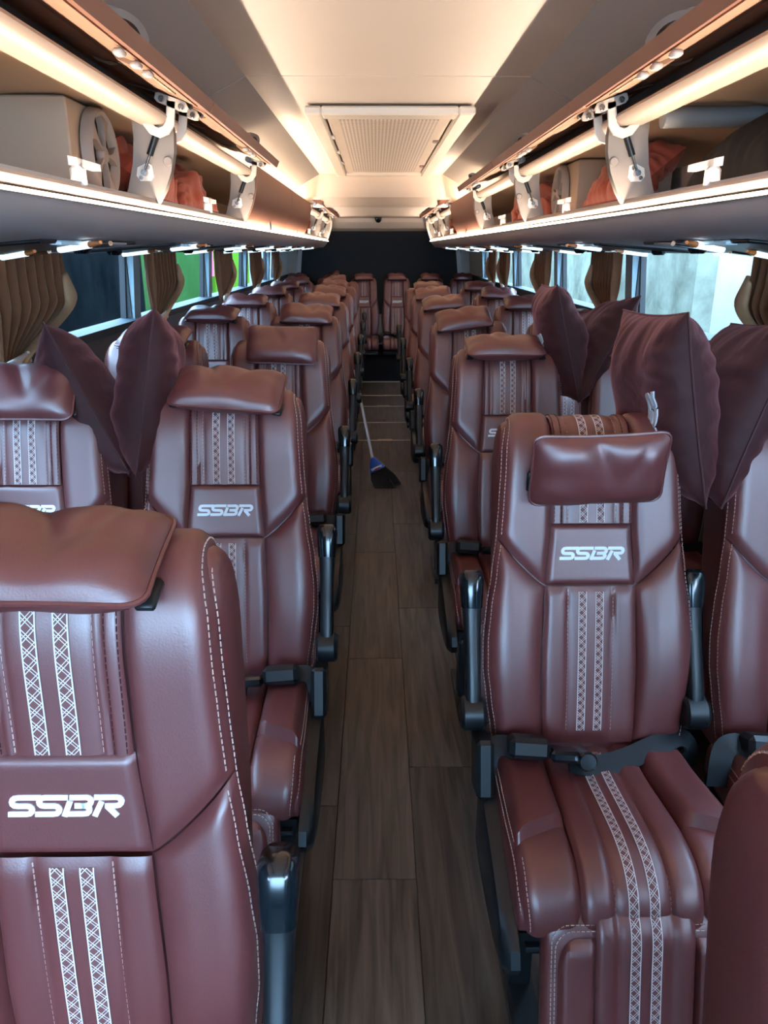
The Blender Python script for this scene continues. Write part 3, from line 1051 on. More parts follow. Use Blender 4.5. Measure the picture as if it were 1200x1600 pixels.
for (s, y0, y1, lab) in ((-1, 1.90, 2.17, 'beige box with a round five spoke grille beside the first divider of the rack'),
                         (1, 3.16, 3.54, 'beige box with a round five spoke grille behind rust red cushions, concrete wall side'),
                         (-1, 0.2, 0.6, None)):
    if not lab:
        continue
    bx = empty('speaker_box', (s * 0.72, (y0 + y1) / 2, 1.595), lab, 'box', 'boxes with round grilles in the racks')
    MB().cbox((s * 0.185, 0, 0.12), (0.36, y1 - y0, 0.212), 0.004).obj('body', BOXM, bx, False)
    # round spoked grille on the aisle face
    Mx = Matrix.Rotation(-s * pi / 2, 3, 'Y')
    R0 = 0.103
    c = (0, 0.02, 0.121)
    gr = MB().lathe([(R0 * 0.80, 0.006), (R0 * 0.84, 0.020), (R0 * 0.92, 0.026), (R0, 0.018), (R0 * 1.02, 0.0)], 36, c, Mx).obj('grille_ring', WHEELM, bx)
    MB().lathe([(0, 0.004), (R0 * 0.82, 0.004)], 28, c, Mx).obj('grille_back', RUBBER, bx)
    for k in range(5):
        a = 2 * pi * k / 5 + 0.3
        pts = []
        for t, wd in ((0.10, 0.20), (0.35, 0.13), (0.6, 0.17), (0.86, 0.34)):
            pts.append((t, wd))
        lft = [Vector((R0 * t * cos(a - wd * (0.6 if t > 0.3 else 1.5)), R0 * t * sin(a - wd * (0.6 if t > 0.3 else 1.5)), 0.022)) for t, wd in pts]
        rgt = [Vector((R0 * t * cos(a + wd * (1.0 if t > 0.3 else 1.5)), R0 * t * sin(a + wd * (1.0 if t > 0.3 else 1.5)), 0.022)) for t, wd in pts]
        top = lft + rgt[::-1]
        low = [Vector((p.x, p.y, 0.006)) for p in top]
        n = len(top)
        vs = [Mx @ p + Vector(c) for p in top + low]
        MB().add(vs, [tuple(range(n)), tuple(range(2 * n - 1, n - 1, -1))] + [(i, i + n, (i + 1) % n + n, (i + 1) % n) for i in range(n)]).obj('spoke', WHEELM, bx, True, 40)
    MB().lathe([(0, 0.026), (R0 * 0.16, 0.025), (R0 * 0.2, 0.016), (R0 * 0.2, 0.005)], 16, c, Mx).obj('hub', WHEELM, bx)

pts, _ = catmull([(0.64, 2.02, 1.795), (0.80, 2.02, 1.797), (0.93, 2.02, 1.795), (0.99, 2.02, 1.775), (1.015, 2.02, 1.72), (1.02, 2.02, 1.606)], 22)
o = MB().tube(pts, 0.024, 14).obj('support_tube', PIPEM)
tag(o, 'bent blue-grey tube bracing the rack beside the black bag', 'tube')

# ------------------------------------------------------------------ the coach seat, built once
# profile of the backrest front in (y, z), from the bottom up and over the top
PC, PLEN = catmull([(0, -0.185, 0.455), (0, -0.176, 0.53), (0, -0.152, 0.64), (0, -0.120, 0.76), (0, -0.086, 0.88), (0, -0.055, 0.995), (0, -0.032, 1.08), (0, -0.010, 1.126), (0, 0.020, 1.150), (0, 0.058, 1.154), (0, 0.093, 1.138), (0, 0.115, 1.105), (0, 0.124, 1.055)], 240)
PN = len(PC) - 1


def prof_at(s):
    f = min(max(s / PLEN, 0), 1) * PN
    i = min(int(f), PN - 1)
    return PC[i].lerp(PC[i + 1], f - i)


def prof_n(s):
    a, b = prof_at(s - 0.012), prof_at(s + 0.012)
    t = (b - a).normalized()
    return Vector((0, -t.z, t.y))


def s_of_z(z):
    for i in range(PN):
        if PC[i + 1].z >= z:
            return PLEN * (i + (z - PC[i].z) / (PC[i + 1].z - PC[i].z)) / PN
        if PC[i].y > 0.03:
            break
    return PLEN * 0.85


S_TOP = PLEN
SZ = {z: s_of_z(z) for z in (0.46, 0.5, 0.53, 0.56, 0.6, 0.66, 0.72, 0.78, 0.83, 0.86, 0.925, 0.93, 0.957, 1.0, 1.07, 1.11, 1.13)}


def half_w(s):
    xs = [0, SZ[0.53], SZ[0.6], SZ[0.66], SZ[0.72], SZ[0.78], SZ[0.86], SZ[0.93], SZ[1.0], SZ[1.07], SZ[1.11], SZ[1.13], SZ[1.13] + 0.03, SZ[1.13] + 0.06, PLEN]
    ys = [0.196, 0.210, 0.220, 0.227, 0.227, 0.221, 0.209, 0.200, 0.195, 0.191, 0.189, 0.185, 0.180, 0.177, 0.174]
    return interp(xs, ys, s)


def sag(u, s):
    """The face rolls back towards the side edges."""
    w = half_w(s)
    k = max(0.0, (abs(u) - (w - 0.035)) / 0.035)
    return -0.030 * (1 - sqrt(max(0.0, 1 - min(1, k) ** 2)))


def surf(u, s, h=0.0):
    p, n = prof_at(s), prof_n(s)
    p = p + n * (h + sag(u, s))
    return Vector((u, p.y, p.z))


def surf_n(u, s):
    return prof_n(s)


def groove(x, w, p=2.0):
    """1 in the middle of a pad, 0 at its edges, x in 0..1, w = share taken by the rounding."""
    d = min(x, 1 - x) / w
    return 1.0 if d >= 1 else sqrt(max(0.0, 1 - (1 - d) ** p))


def center_half(s):
    return interp([0, SZ[0.53], SZ[0.66], SZ[0.83], SZ[0.957], SZ[1.07], PLEN], [0.094, 0.097, 0.099, 0.094, 0.084, 0.082, 0.082], s)


def h_up_center(u, s):
    a = abs(u)
    c = center_half(s)
    if a < 0.050:
        f = 0.0045 * groove((a + 0.050) / 0.10, 0.25)
    elif a < 0.061:
        f = 0.0030 * groove((a - 0.050) / 0.011, 0.4)
    else:
        f = 0.0055 * groove((a - 0.061) / max(1e-4, c - 0.061), 0.3)
    return 0.002 + f


def h_low_center(u, s):
    a = abs(u)
    c = center_half(s)
    end = min(1.0, max(0.0, (SZ[0.83] - s) / 0.02)) * min(1.0, max(0.0, (s - SZ[0.5]) / 0.04))
    if a < 0.0475:
        f = 0.0065 * groove((a + 0.0475) / 0.095, 0.35)
    else:
        f = 0.0085 * groove((a - 0.0475) / max(1e-4, c - 0.0475), 0.40)
    return 0.002 + f * sqrt(max(0, end))


def panel_mesh(name, uL, uR, sB, sT, h, nu, nv, m=None):
    """uL/uR(s, b): side borders; sB/sT(a): lower and upper borders; h(u, s, a, b): height of the padding."""
    mb = MB()

    def fn(a, b):
        s = sB(a) + (sT(a) - sB(a)) * b
        l, r = uL(s), uR(s)
        u = l + (r - l) * a
        return surf(u, s, h(u, s, a, b))
    # denser columns near the borders
    mb.grid(fn, nu, nv)
    return mb.mesh(name, m or LEATHER, True, 60)


def pad(A, w=0.12):
    def h(u, s, a, b):
        return -0.004 + (A + 0.004) * min(groove(a, w), groove(b, w * 0.8))
    return h


SEAT = {}      # part name -> list of (mesh, loc, rot, sub-parts)

# main body of the backrest: rounded slab behind the panels
mb = MB()
ring_n = 40


i_top = max(range(PN + 1), key=lambda i: PC[i].z)
Z_TOP = PC[i_top].z - 0.005


def body_ring(z):
    zz = min(z + 0.005, PC[i_top].z - 1e-4)
    i = next(i for i in range(i_top + 1) if PC[i].z >= zz)
    yf = PC[i].y + 0.008
    w = half_w(PLEN * i / PN)
    if zz > PC[PN].z:
        j = next(j for j in range(i_top, PN + 1) if PC[j].z <= zz)
        yr = PC[j].y - 0.004
    else:
        yr = interp([0.455, 0.62, 0.85, PC[PN].z], [-0.03, 0.005, 0.085, PC[PN].y - 0.004], z)
    k = max(0.0, (z - (Z_TOP - 0.045)) / 0.045)
    w = min(w, 0.191 - 0.030 * (1 - sqrt(max(0.0, 1 - k * k))))
    yr = max(yr, yf + 0.006)
    ym, hy = (yf + yr) / 2, (yr - yf) / 2
    pts = []
    for q in range(ring_n):
        a = 2 * pi * q / ring_n
        e = 0.36
        pts.append(Vector((w * math.copysign(abs(cos(a)) ** e, cos(a)), ym - hy * math.copysign(abs(sin(a)) ** e, sin(a)), z)))
    return pts


mb.loft([body_ring(0.456 + (Z_TOP - 0.05 - 0.456) * i / 30) for i in range(30)] + [body_ring(Z_TOP - 0.05 * (1 - (i / 12) ** 0.6)) for i in range(13)])
BODY = mb.mesh('backrest', LEATHER, True, 60)

S_IN, S_TIP = SZ[0.83], SZ[0.925]


def tip_line(a):       # boundary between upper side panel and bolster, a 0 inner .. 1 outer
    return S_IN + (S_TIP - S_IN) * (0.45 * a + 0.55 * a ** 1.3) * 1.0


def edge_u(s):
    return half_w(s) - 0.006


UP_C = panel_mesh('upper_center_panel', lambda s: -center_half(s), lambda s: center_half(s), lambda a: SZ[0.957], lambda a: PLEN - 0.03, lambda u, s, a, b: h_up_center(u, s), 45, 26)
LOGO_P = panel_mesh('logo_panel', lambda s: -center_half(s), lambda s: center_half(s), lambda a: SZ[0.83] + 0.001, lambda a: SZ[0.957] - 0.001,
                    lambda u, s, a, b: -0.003 + 0.0085 * min(groove(a, 0.06), groove(b, 0.10)), 25, 21)
LOW_C = panel_mesh('lower_center_panel', lambda s: -center_half(s), lambda s: center_half(s), lambda a: SZ[0.5], lambda a: SZ[0.83] - 0.001, lambda u, s, a, b: h_low_center(u, s), 41, 30)


def bolster_h(u, s, a, b):
    g = min(groove(a, 0.38, 1.8), groove(b, 0.10, 2.0))
    lift = 0.013 + 0.015 * sin(pi * min(1, b * 1.05))
    return -0.004 + (lift + 0.004) * g


def side_h(u, s, a, b):
    return -0.003 + 0.015 * min(groove(a, 0.22), groove(b, 0.10) if b < 0.5 else 1.0)


BOL = panel_mesh('bolster', lambda s: center_half(s) + 0.001, edge_u, lambda a: SZ[0.5] + 0.012 * a, lambda a: tip_line(a) - 0.002, bolster_h, 21, 34)
SIDE = panel_mesh('side_panel', lambda s: center_half(s) + 0.001, edge_u, lambda a: tip_line(a) + 0.002, lambda a: PLEN - 0.03, side_h, 17, 30)
BOL_M = panel_mesh('bolster', lambda s: -edge_u(s), lambda s: -center_half(s) - 0.001, lambda a: SZ[0.5] + 0.012 * (1 - a), lambda a: tip_line(1 - a) - 0.002, bolster_h, 21, 34)
SIDE_M = panel_mesh('side_panel', lambda s: -edge_u(s), lambda s: -center_half(s) - 0.001, lambda a: tip_line(1 - a) + 0.002, lambda a: PLEN - 0.03, side_h, 17, 30)


def ribbon_mesh(name, pf, u0, w, q0, q1, n):
    """pf(u, q) -> point; q metres along."""
    mb = MB()
    mb.uv = []
    vs, fs = [], []
    for j in range(n):
        q = q0 + (q1 - q0) * j / (n - 1)
        for i in range(4):
            vs.append(pf(u0 + w * (i / 3 - 0.5), q))
            mb.uv.append((i / 3, (q - q0) / w))
    for j in range(n - 1):
        for i in range(3):
            fs.append((j * 4 + i, j * 4 + i + 1, j * 4 + i + 5, j * 4 + i + 4))
    mb.add(vs, fs)
    return mb.mesh(name, RIBBON, True, 80)


RIB_W = 0.0175
RIB_UP = [ribbon_mesh('trim_ribbon', lambda u, q: surf(u, q, h_up_center(u, q) + 0.0012), sg * 0.0178, RIB_W, SZ[0.957] + 0.002, PLEN - 0.05, 40) for sg in (-1, 1)]
RIB_LOW = [ribbon_mesh('trim_ribbon', lambda u, q: surf(u, q, h_low_center(u, q) + 0.0012), sg * 0.0178, RIB_W, SZ[0.5] + 0.03, SZ[0.83] - 0.012, 36) for sg in (-1, 1)]
s_logo = (SZ[0.83] + SZ[0.957]) / 2 + 0.003
LOGO = logo_mesh('lettering', lambda a, b: (surf(a, s_logo + b, 0.0055), surf_n(a, s_logo + b)), 0.137, 0.0016, LOGOM)

# stitching on the backrest: pale dashes by the outer edge, on the bolster edge and by the flutes; dark dashes on the strips
mb, mbd = MB(), MB()


def row(mbx, uf, s0, s1, h, n=40):
    P = [surf(uf(s), s, h(uf(s), s)) for s in [s0 + (s1 - s0) * i / n for i in range(n + 1)]]
    stitches(mbx, P, [surf_n(0, s0 + (s1 - s0) * i / n) for i in range(n + 1)])


for sg in (-1, 1):
    row(mb, lambda s: sg * (half_w(s) - 0.0035), SZ[0.5], PLEN - 0.05, lambda u, s: 0.0045)
    row(mb, lambda s: sg * (half_w(s) - 0.0120), SZ[0.5], S_TIP - 0.01, lambda u, s: 0.014)
    row(mb, lambda s: sg * (half_w(s) - 0.0120), S_TIP + 0.01, PLEN - 0.05, lambda u, s: 0.009)
    row(mb, lambda s: sg * 0.0505, SZ[0.957] + 0.003, PLEN - 0.05, lambda u, s: 0.0035)
    row(mb, lambda s: sg * 0.0475, SZ[0.53], SZ[0.83] - 0.004, lambda u, s: 0.0046)
    row(mbd, lambda s: sg * 0.0645, SZ[0.957] + 0.003, PLEN - 0.05, lambda u, s: h_up_center(u, s) + 0.0004)
    row(mbd, lambda s: sg * 0.0785, SZ[0.957] + 0.003, PLEN - 0.05, lambda u, s: h_up_center(u, s) + 0.0004)
ST_BACK, ST_DARK = mb.mesh('stitching', THREAD, False), mbd.mesh('dark_stitching', THREAD2, False)

# hard shell on the back with a net pocket frame
mb = MB()


def shell_fn(a, b):
    z = 0.47 + 0.45 * b
    w = half_w(s_of_z(z)) * 0.80 * (1 - 0.25 * max(0.0, (b - 0.8) / 0.2) ** 2)
    yr = interp([0.455, 0.62, 0.85, PC[PN].z], [-0.03, 0.005, 0.085, PC[PN].y - 0.004], z)
    return Vector((w * (2 * a - 1), yr + 0.002 + 0.016 * (1 - (2 * a - 1) ** 6) * min(1, (1 - b) * 12), z))


mb.grid(shell_fn, 12, 18, True)
SHELL = mb.mesh('back_shell', BLACK, True, 60)

# cushion
QC, QLEN = catmull([(0, -0.135, 0.475), (0, -0.20, 0.474), (0, -0.30, 0.478), (0, -0.39, 0.488), (0, -0.465, 0.494), (0, -0.52, 0.486), (0, -0.556, 0.461), (0, -0.570, 0.425), (0, -0.566, 0.390)], 160)


def q_at(q):
    f = min(max(q / QLEN, 0), 1) * 159
    i = min(int(f), 158)
    return QC[i].lerp(QC[i + 1], f - i)


def q_n(q):
    t = (q_at(q + 0.01) - q_at(q - 0.01)).normalized()
    return Vector((0, t.z, -t.y)) if False else Vector((0, t.z, -t.y)) * (1 if -t.y > 0 else 1)


def cw(q):
    return interp([0, 0.1, 0.3, 0.42, QLEN], [0.200, 0.206, 0.212, 0.212, 0.204], q)


def csag(u, q):
    k = max(0.0, (abs(u) - (cw(q) - 0.03)) / 0.03)
    return -0.022 * (1 - sqrt(max(0.0, 1 - min(1, k) ** 2)))


def csurf(u, q, h=0.0):
    p, n = q_at(q), q_n(q)
    p = p + n * (h + csag(u, q))
    return Vector((u, p.y, p.z))


def c_half(q):
    return interp([0, 0.12, 0.3, QLEN], [0.096, 0.098, 0.104, 0.104], q)


def h_cc(u, q):
    a, c = abs(u), c_half(q)
    if a < 0.0475:
        f = 0.008 * groove((a + 0.0475) / 0.095, 0.3)
    else:
        f = 0.012 * groove((a - 0.0475) / (c - 0.0475), 0.35)
    return 0.001 + f


mb = MB()
ringn = 36


def cring(q):
    w = cw(q)
    p, n = q_at(q), q_n(q)
    zb = 0.375
    pts = []
    for k in range(ringn):
        a = 2 * pi * k / ringn
        x = w * math.copysign(abs(cos(a)) ** 0.3, cos(a))
        d = 0.5 + 0.5 * math.copysign(abs(sin(a)) ** 0.3, sin(a))
        top = p - n * 0.006
        bot = Vector((0, min(-0.135, max(p.y + 0.02, -0.555)), zb - 0.0))
        q3 = bot.lerp(top, d)
        pts.append(Vector((x, q3.y, q3.z)))
    return pts


mb.loft([cring(QLEN * i / 30) for i in range(31)])
CUSH = mb.mesh('cushion', LEATHER, True, 60)


def cpanel(name, uL, uR, qB, qT, h, nu, nv):
    mb = MB()

    def fn(a, b):
        q = qB(a) + (qT(a) - qB(a)) * b
        l, r = uL(q), uR(q)
        u = l + (r - l) * a
        return csurf(u, q, h(u, q, a, b))
    mb.grid(fn, nu, nv, True)
    return mb.mesh(name, LEATHER, True, 60)


C_CEN = cpanel('center_flutes', lambda q: -c_half(q), c_half, lambda a: 0.03, lambda a: QLEN - 0.004, lambda u, q, a, b: h_cc(u, q), 41, 34)
C_SIDE, C_BOL = [], []
for sg in (-1, 1):
    lo = (lambda q: -cw(q) + 0.004) if sg < 0 else (lambda q: c_half(q) + 0.001)
    hi = (lambda q: -c_half(q) - 0.001) if sg < 0 else (lambda q: cw(q) - 0.004)
    C_SIDE.append(cpanel('side_pad', lo, hi, lambda a: 0.20, lambda a: QLEN - 0.004, lambda u, q, a, b: -0.003 + 0.014 * min(groove(a, 0.25), 1), 15, 24))
    qi, qo = 0.305, 0.352
    end = (lambda a: qo + (qi - qo) * a) if sg < 0 else (lambda a: qi + (qo - qi) * a)
    C_BOL.append(cpanel('side_bolster', lo, hi, lambda a: 0.035, end, lambda u, q, a, b: -0.004 + 0.038 * groove(a, 0.28) * (groove(b, 0.06) if b > 0.5 else 1.0) * (0.85 + 0.3 * b), 17, 24))
RIB_C = [ribbon_mesh('trim_ribbon', lambda u, q: csurf(u, q, h_cc(u, q) + 0.0012), sg * 0.0178, RIB_W, 0.06, QLEN - 0.012, 40) for sg in (-1, 1)]
for me in RIB_C:
    me.flip_normals()
mb = MB()


def crow(uf, q0, q1, h, n=40):
    P = [csurf(uf(q), q, h(uf(q), q)) for q in [q0 + (q1 - q0) * i / n for i in range(n + 1)]]
    stitches(mb, P, [q_n(q0 + (q1 - q0) * i / n) for i in range(n + 1)])


for sg in (-1, 1):
    crow(lambda q: sg * (cw(q) - 0.003), 0.06, QLEN - 0.01, lambda u, q: 0.002)
    crow(lambda q: sg * (cw(q) - 0.015), 0.37, QLEN - 0.01, lambda u, q: 0.009)
    crow(lambda q: sg * (cw(q) - 0.006), 0.06, 0.34, lambda u, q: 0.015)
    crow(lambda q: sg * 0.0475, 0.40, QLEN - 0.02, lambda u, q: 0.0028)
ST_CUSH = mb.mesh('stitching', THREAD, False)

# leg rest hanging under the front edge
GC, GLEN = catmull([(0, -0.520, 0.440), (0, -0.558, 0.438), (0, -0.590, 0.410), (0, -0.608, 0.34), (0, -0.632, 0.24), (0, -0.648, 0.15), (0, -0.645, 0.115), (0, -0.62, 0.105)], 120)


def g_at(q):
    f = min(max(q / GLEN, 0), 1) * 119
    i = min(int(f), 118)
    return GC[i].lerp(GC[i + 1], f - i)


def g_n(q):
    t = (g_at(q + 0.01) - g_at(q - 0.01)).normalized()
    return Vector((0, t.z, -t.y))


GW = 0.168


def gsurf(u, q, h=0.0):
    k = max(0.0, (abs(u) - (GW - 0.025)) / 0.025)
    p = g_at(q) + g_n(q) * (h - 0.016 * (1 - sqrt(max(0, 1 - min(1, k) ** 2))))
    return Vector((u, p.y, p.z))


mb = MB()


def gring(q):
    pts = []
    for k in range(32):
        a = 2 * pi * k / 32
        x = GW * math.copysign(abs(cos(a)) ** 0.35, cos(a))
        d = math.copysign(abs(sin(a)) ** 0.35, sin(a))
        p = g_at(q) + g_n(q) * (-0.004 - 0.030 + 0.030 * d)
        pts.append(Vector((x, p.y, p.z)))
    return pts


mb.loft([gring(0.012 + (GLEN - 0.03) * i / 20) for i in range(21)])
LEGR = mb.mesh('leg_rest', LEATHER, True, 60)


def gh(u, q):
    a = abs(u)
    if a < 0.0475:
        f = 0.006 * groove((a + 0.0475) / 0.095, 0.3)
    else:
        f = 0.009 * groove(min(1, (a - 0.0475) / 0.036), 0.35)
    return 0.001 + f


mb = MB()
mb.grid(lambda a, b: gsurf(-0.083 + 0.166 * a, 0.02 + (GLEN - 0.05) * b, gh(-0.083 + 0.166 * a, b)), 35, 22, True)
G_CEN = mb.mesh('center_flutes', LEATHER, True, 60)
G_SIDE = []
for sg in (-1, 1):
    mb = MB()

    def fn(a, b, sg=sg):
        u = sg * (0.0845 + 0.062 * a)
        q = 0.088 + (GLEN - 0.15) * b
        r = 0.0
        # rounded upper outer corner
        if b < 0.22 and a > 0.45:
            da, db = (a - 0.45) / 0.55, (0.22 - b) / 0.22
            if da * da + db * db > 1:
                k = 1 / sqrt(da * da + db * db)
                u = sg * (0.0845 + 0.062 * (0.45 + 0.55 * da * k))
                q = 0.088 + (GLEN - 0.15) * (0.22 - 0.22 * db * k)
        return gsurf(u, q, -0.003 + 0.016 * min(groove(a, 0.2), groove(b, 0.08)))
    mb.grid(fn, 14, 22)
    G_SIDE.append(mb.mesh('inset_pad', LEATHER, True, 60))
RIB_G = [ribbon_mesh('trim_ribbon', lambda u, q: gsurf(u, q, gh(u, q) + 0.0012), sg * 0.0178, RIB_W, 0.03, GLEN - 0.04, 36) for sg in (-1, 1)]
for me in RIB_G:
    me.flip_normals()
mb = MB()
for sg in (-1, 1):
    for (du, qs, h) in ((0.152, 0.075, 0.001), (0.1575, 0.066, 0.0)):
        n = 50
        P, N = [], []
        for i in range(n + 1):
            t = i / n
            if t < 0.2:
                u, q = 0.085 + (du - 0.03 - 0.085) * t / 0.2, qs
            elif t < 0.4:
                a = (t - 0.2) / 0.2 * pi / 2
                u, q = du - 0.03 + 0.03 * sin(a), qs + 0.03 - 0.03 * cos(a)
            else:
                u, q = du, qs + 0.03 + (GLEN - 0.06 - qs - 0.03) * (t - 0.4) / 0.6
            P.append(gsurf(sg * u, q, h + 0.002))
            N.append(g_n(q))
        stitches(mb, P, N)
    P = [gsurf(sg * 0.0475, 0.03 + (GLEN - 0.08) * i / 30, 0.0028) for i in range(31)]
    stitches(mb, P, [g_n(0.03 + (GLEN - 0.08) * i / 30) for i in range(31)])
ST_LEG = mb.mesh('stitching', THREAD, False)

# arm rest, folded up along the backrest: (y, z) path with widths
def rrect(c, ax, ay, hx, hy, k=0.35, n=4):
    pts = []
    for (sx, sy, a0) in ((1, 1, 0), (-1, 1, 90), (-1, -1, 180), (1, -1, 270)):
        r = min(hx, hy) * k * 2
        r = min(r, hx, hy)
        for i in range(n):
            a = radians(a0 + 90 * i / (n - 1))
            pts.append(c + ax * (sx * (hx - r) + r * cos(a)) + ay * (sy * (hy - r) + r * sin(a)))
    return pts


def arm_loft(path, caps=True):
    secs = []
    for i, (y, z, hx, hd) in enumerate(path):
        a, b = path[max(0, i - 1)], path[min(len(path) - 1, i + 1)]
        t = Vector((0, b[0] - a[0], b[1] - a[1])).normalized()
        ay = Vector((0, -t.z, t.y))
        secs.append(rrect(Vector((0, y, z)), Vector((1, 0, 0)), ay, hx, hd))
    return MB().loft(secs, caps)


ARM = arm_loft([(-0.176, 0.590, 0.015, 0.020), (-0.165, 0.62, 0.016, 0.022), (-0.130, 0.69, 0.016, 0.024), (-0.098, 0.755, 0.018, 0.026), (-0.088, 0.785, 0.020, 0.028)]).mesh('armrest', BLACK, True, 40)
ARM_CAP = arm_loft([(-0.091, 0.776, 0.021, 0.030), (-0.082, 0.80, 0.023, 0.034), (-0.070, 0.832, 0.0245, 0.037), (-0.066, 0.843, 0.023, 0.034), (-0.063, 0.850, 0.016, 0.026)]).mesh('armrest_cap', GLOSS, True, 60)
PIV = MB().lathe([(0, -0.026), (0.030, -0.026), (0.036, -0.020), (0.037, 0.018), (0.030, 0.026), (0, 0.026)], 20, (0, -0.178, 0.572), Matrix.Rotation(pi / 2, 3, 'Y')).mesh('armrest_pivot', BLACK, True, 40)

# side cover on the aisle side
plate = MB().cbox((0, 0, 0), (0.036, 0.095, 0.12), 0.008, Matrix.Rotation(radians(-18), 3, 'X')).mesh('pivot_plate', BLACK, False)
scv = [(-0.215, 0.470), (-0.31, 0.452), (-0.42, 0.430), (-0.53, 0.402), (-0.588, 0.372), (-0.600, 0.345), (-0.585, 0.318), (-0.53, 0.300), (-0.42, 0.285), (-0.28, 0.278), (-0.21, 0.30)]


def cover_mesh():
    mb = MB()
    n = len(scv)
    cy, cz = -0.40, 0.36
    rings = []
    for (k, x) in ((1.0, 0.0), (1.0, -0.016), (0.93, -0.028), (0.80, -0.032)):
        rings.append([Vector((x, cy + (y - cy) * k, cz + (z - cz) * k)) for y, z in scv])
    mb.loft(rings)
    return mb.mesh('side_cover', BLACK, True, 35)


COVER = cover_mesh()
SCREW = MB().lathe([(0, -0.005), (0.007, -0.005), (0.009, 0.0)], 10, (0, 0, 0), Matrix.Rotation(-pi / 2, 3, 'Y')).mesh('screw', STEEL)

# belt: webbing over the cushion, buckle and tongue, loop at the aisle side (aisle side at -x)
def strap_mesh(name, pts, w, up, m, n=30, thick=0.0022):
    P, _ = catmull(pts, n)
    up = Vector(up)
    vs, fs = [], []
    for i, p in enumerate(P):
        t = (P[min(i + 1, n - 1)] - P[max(0, i - 1)]).normalized()
        b = t.cross(up).normalized()
        nn = b.cross(t).normalized()
        vs += [p - b * w / 2 - nn * thick, p + b * w / 2 - nn * thick, p + b * w / 2 + nn * thick, p - b * w / 2 + nn * thick]
    mb = MB()
    for i in range(n - 1):
        for k in range(4):
            fs.append((i * 4 + k, i * 4 + (k + 1) % 4, i * 4 + 4 + (k + 1) % 4, i * 4 + 4 + k))
    fs += [(3, 2, 1, 0), tuple((n - 1) * 4 + k for k in range(4))]
    return mb.add(vs, fs).mesh(name, m, True, 60)


BELT = strap_mesh('seat_belt', [(-0.06, -0.262, 0.512), (0.0, -0.252, 0.492), (0.07, -0.232, 0.494), (0.15, -0.205, 0.512), (0.19, -0.185, 0.515), (0.222, -0.175, 0.49), (0.230, -0.165, 0.42)], 0.046, (0, -0.5, 0.9), WEBB)
LOOP = strap_mesh('belt_loop', [(-0.165, -0.232, 0.520), (-0.190, -0.232, 0.530), (-0.215, -0.238, 0.522), (-0.226, -0.248, 0.490), (-0.228, -0.252, 0.44)], 0.044, (0, -0.55, 0.85), WEBB, 18)
Rb = Matrix.Rotation(radians(-24), 3, 'X') @ Matrix.Rotation(radians(4), 3, 'Y')
BUCK = MB().cbox((-0.140, -0.246, 0.536), (0.084, 0.062, 0.044), 0.010, Rb).mesh('belt_buckle', BLACK, True, 30)
TONG = MB().cbox((-0.066, -0.260, 0.526), (0.070, 0.060, 0.024), 0.007, Rb).lathe([(0, -0.040), (0.016, -0.040), (0.020, -0.034), (0.020, 0.034), (0.016, 0.040), (0, 0.040)], 16, (-0.032, -0.268, 0.524), Rb @ Matrix.Rotation(pi / 2, 3, 'X')).mesh('belt_tongue', GLOSS, True, 30)

# frame under the cushion
FRAME = MB().box((0, -0.34, 0.345), (0.40, 0.40, 0.035)).box((0, -0.16, 0.40), (0.40, 0.03, 0.09)).mesh('seat_frame', BLACK, False)
LEG = MB().box((0, 0, 0.165), (0.045, 0.06, 0.33)).box((0, 0.0, 0.012), (0.06, 0.30, 0.024)).mesh('leg', BLACK, False)
FOOT = MB().tube([(-0.19, -0.545, 0.335), (0.19, -0.545, 0.335)], 0.010, 8).mesh('foot_bar', BLACK)


# headrest pillow (centred on its middle, face to -y)
def pillow_meshes(seed):
    rnd = random.Random(seed)
    ph = [rnd.uniform(0, 6.28) for _ in range(4)]
    w, h, t = 0.268, 0.158, 0.078
    dip = rnd.uniform(-0.25, 0.25)

    def fn(sg):
        def f(a, b):
            a, b = 2 * a - 1, 2 * b - 1
            # rounded outline
            r = 0.82
            aa, bb = a, b
            if abs(a) > r and abs(b) > r * 0.9:
                da, db = (abs(a) - r) / (1 - r), (abs(b) - r * 0.9) / (1 - r * 0.9)
                m = max(da, db)
                l = sqrt(da * da + db * db)
                if l > 1e-6:
                    k = m / l
                    aa = math.copysign(r + (1 - r) * da * k, a)
                    bb = math.copysign(r * 0.9 + (1 - r * 0.9) * db * k, b)
            x = w / 2 * aa * (1 - 0.02 * (1 - bb * bb))
            z = h / 2 * bb * (1 - 0.07 * (1 - aa * aa) * (1 if bb > 0 else 0.4))
            e = max(0.0, 1 - abs(a) ** 3.4) ** 0.55 * max(0.0, 1 - abs(b) ** 2.8) ** 0.55
            fold = -0.010 * math.exp(-((a - dip + 0.25 * b) / 0.13) ** 2) * max(0, 0.6 + b) - 0.006 * math.exp(-((a - dip - 0.3 - 0.3 * b) / 0.10) ** 2) * max(0, 0.5 + b)
            wob = 0.003 * sin(5 * a + ph[0]) + 0.002 * sin(9 * a * b + ph[1])
            y = sg * (t / 2 * e) + (sg * (fold + wob) * e if sg < 0 else 0)
            y = sg * (t / 2 * e + (fold + wob) * e)
            return (x, y, z)
        return f
    mb = MB()
    mb.grid(fn(-1), 33, 25)
    mb.grid(fn(1), 33, 25, True)
    body = mb.mesh('headrest_pillow', LEATHER, True, 70)
    ring = []
    f = fn(-1)
    for i in range(24):
        ring.append(f(i / 24, 0))
    for i in range(16):
        ring.append(f(1, i / 16))
    for i in range(24):
        ring.append(f(1 - i / 24, 1))
    for i in range(16):
        ring.append(f(0, 1 - i / 16))
    pip = MB().tube([Vector(p) for p in ring], 0.0032, 6, closed=True).mesh('piping', LEATHER)
    return body, pip


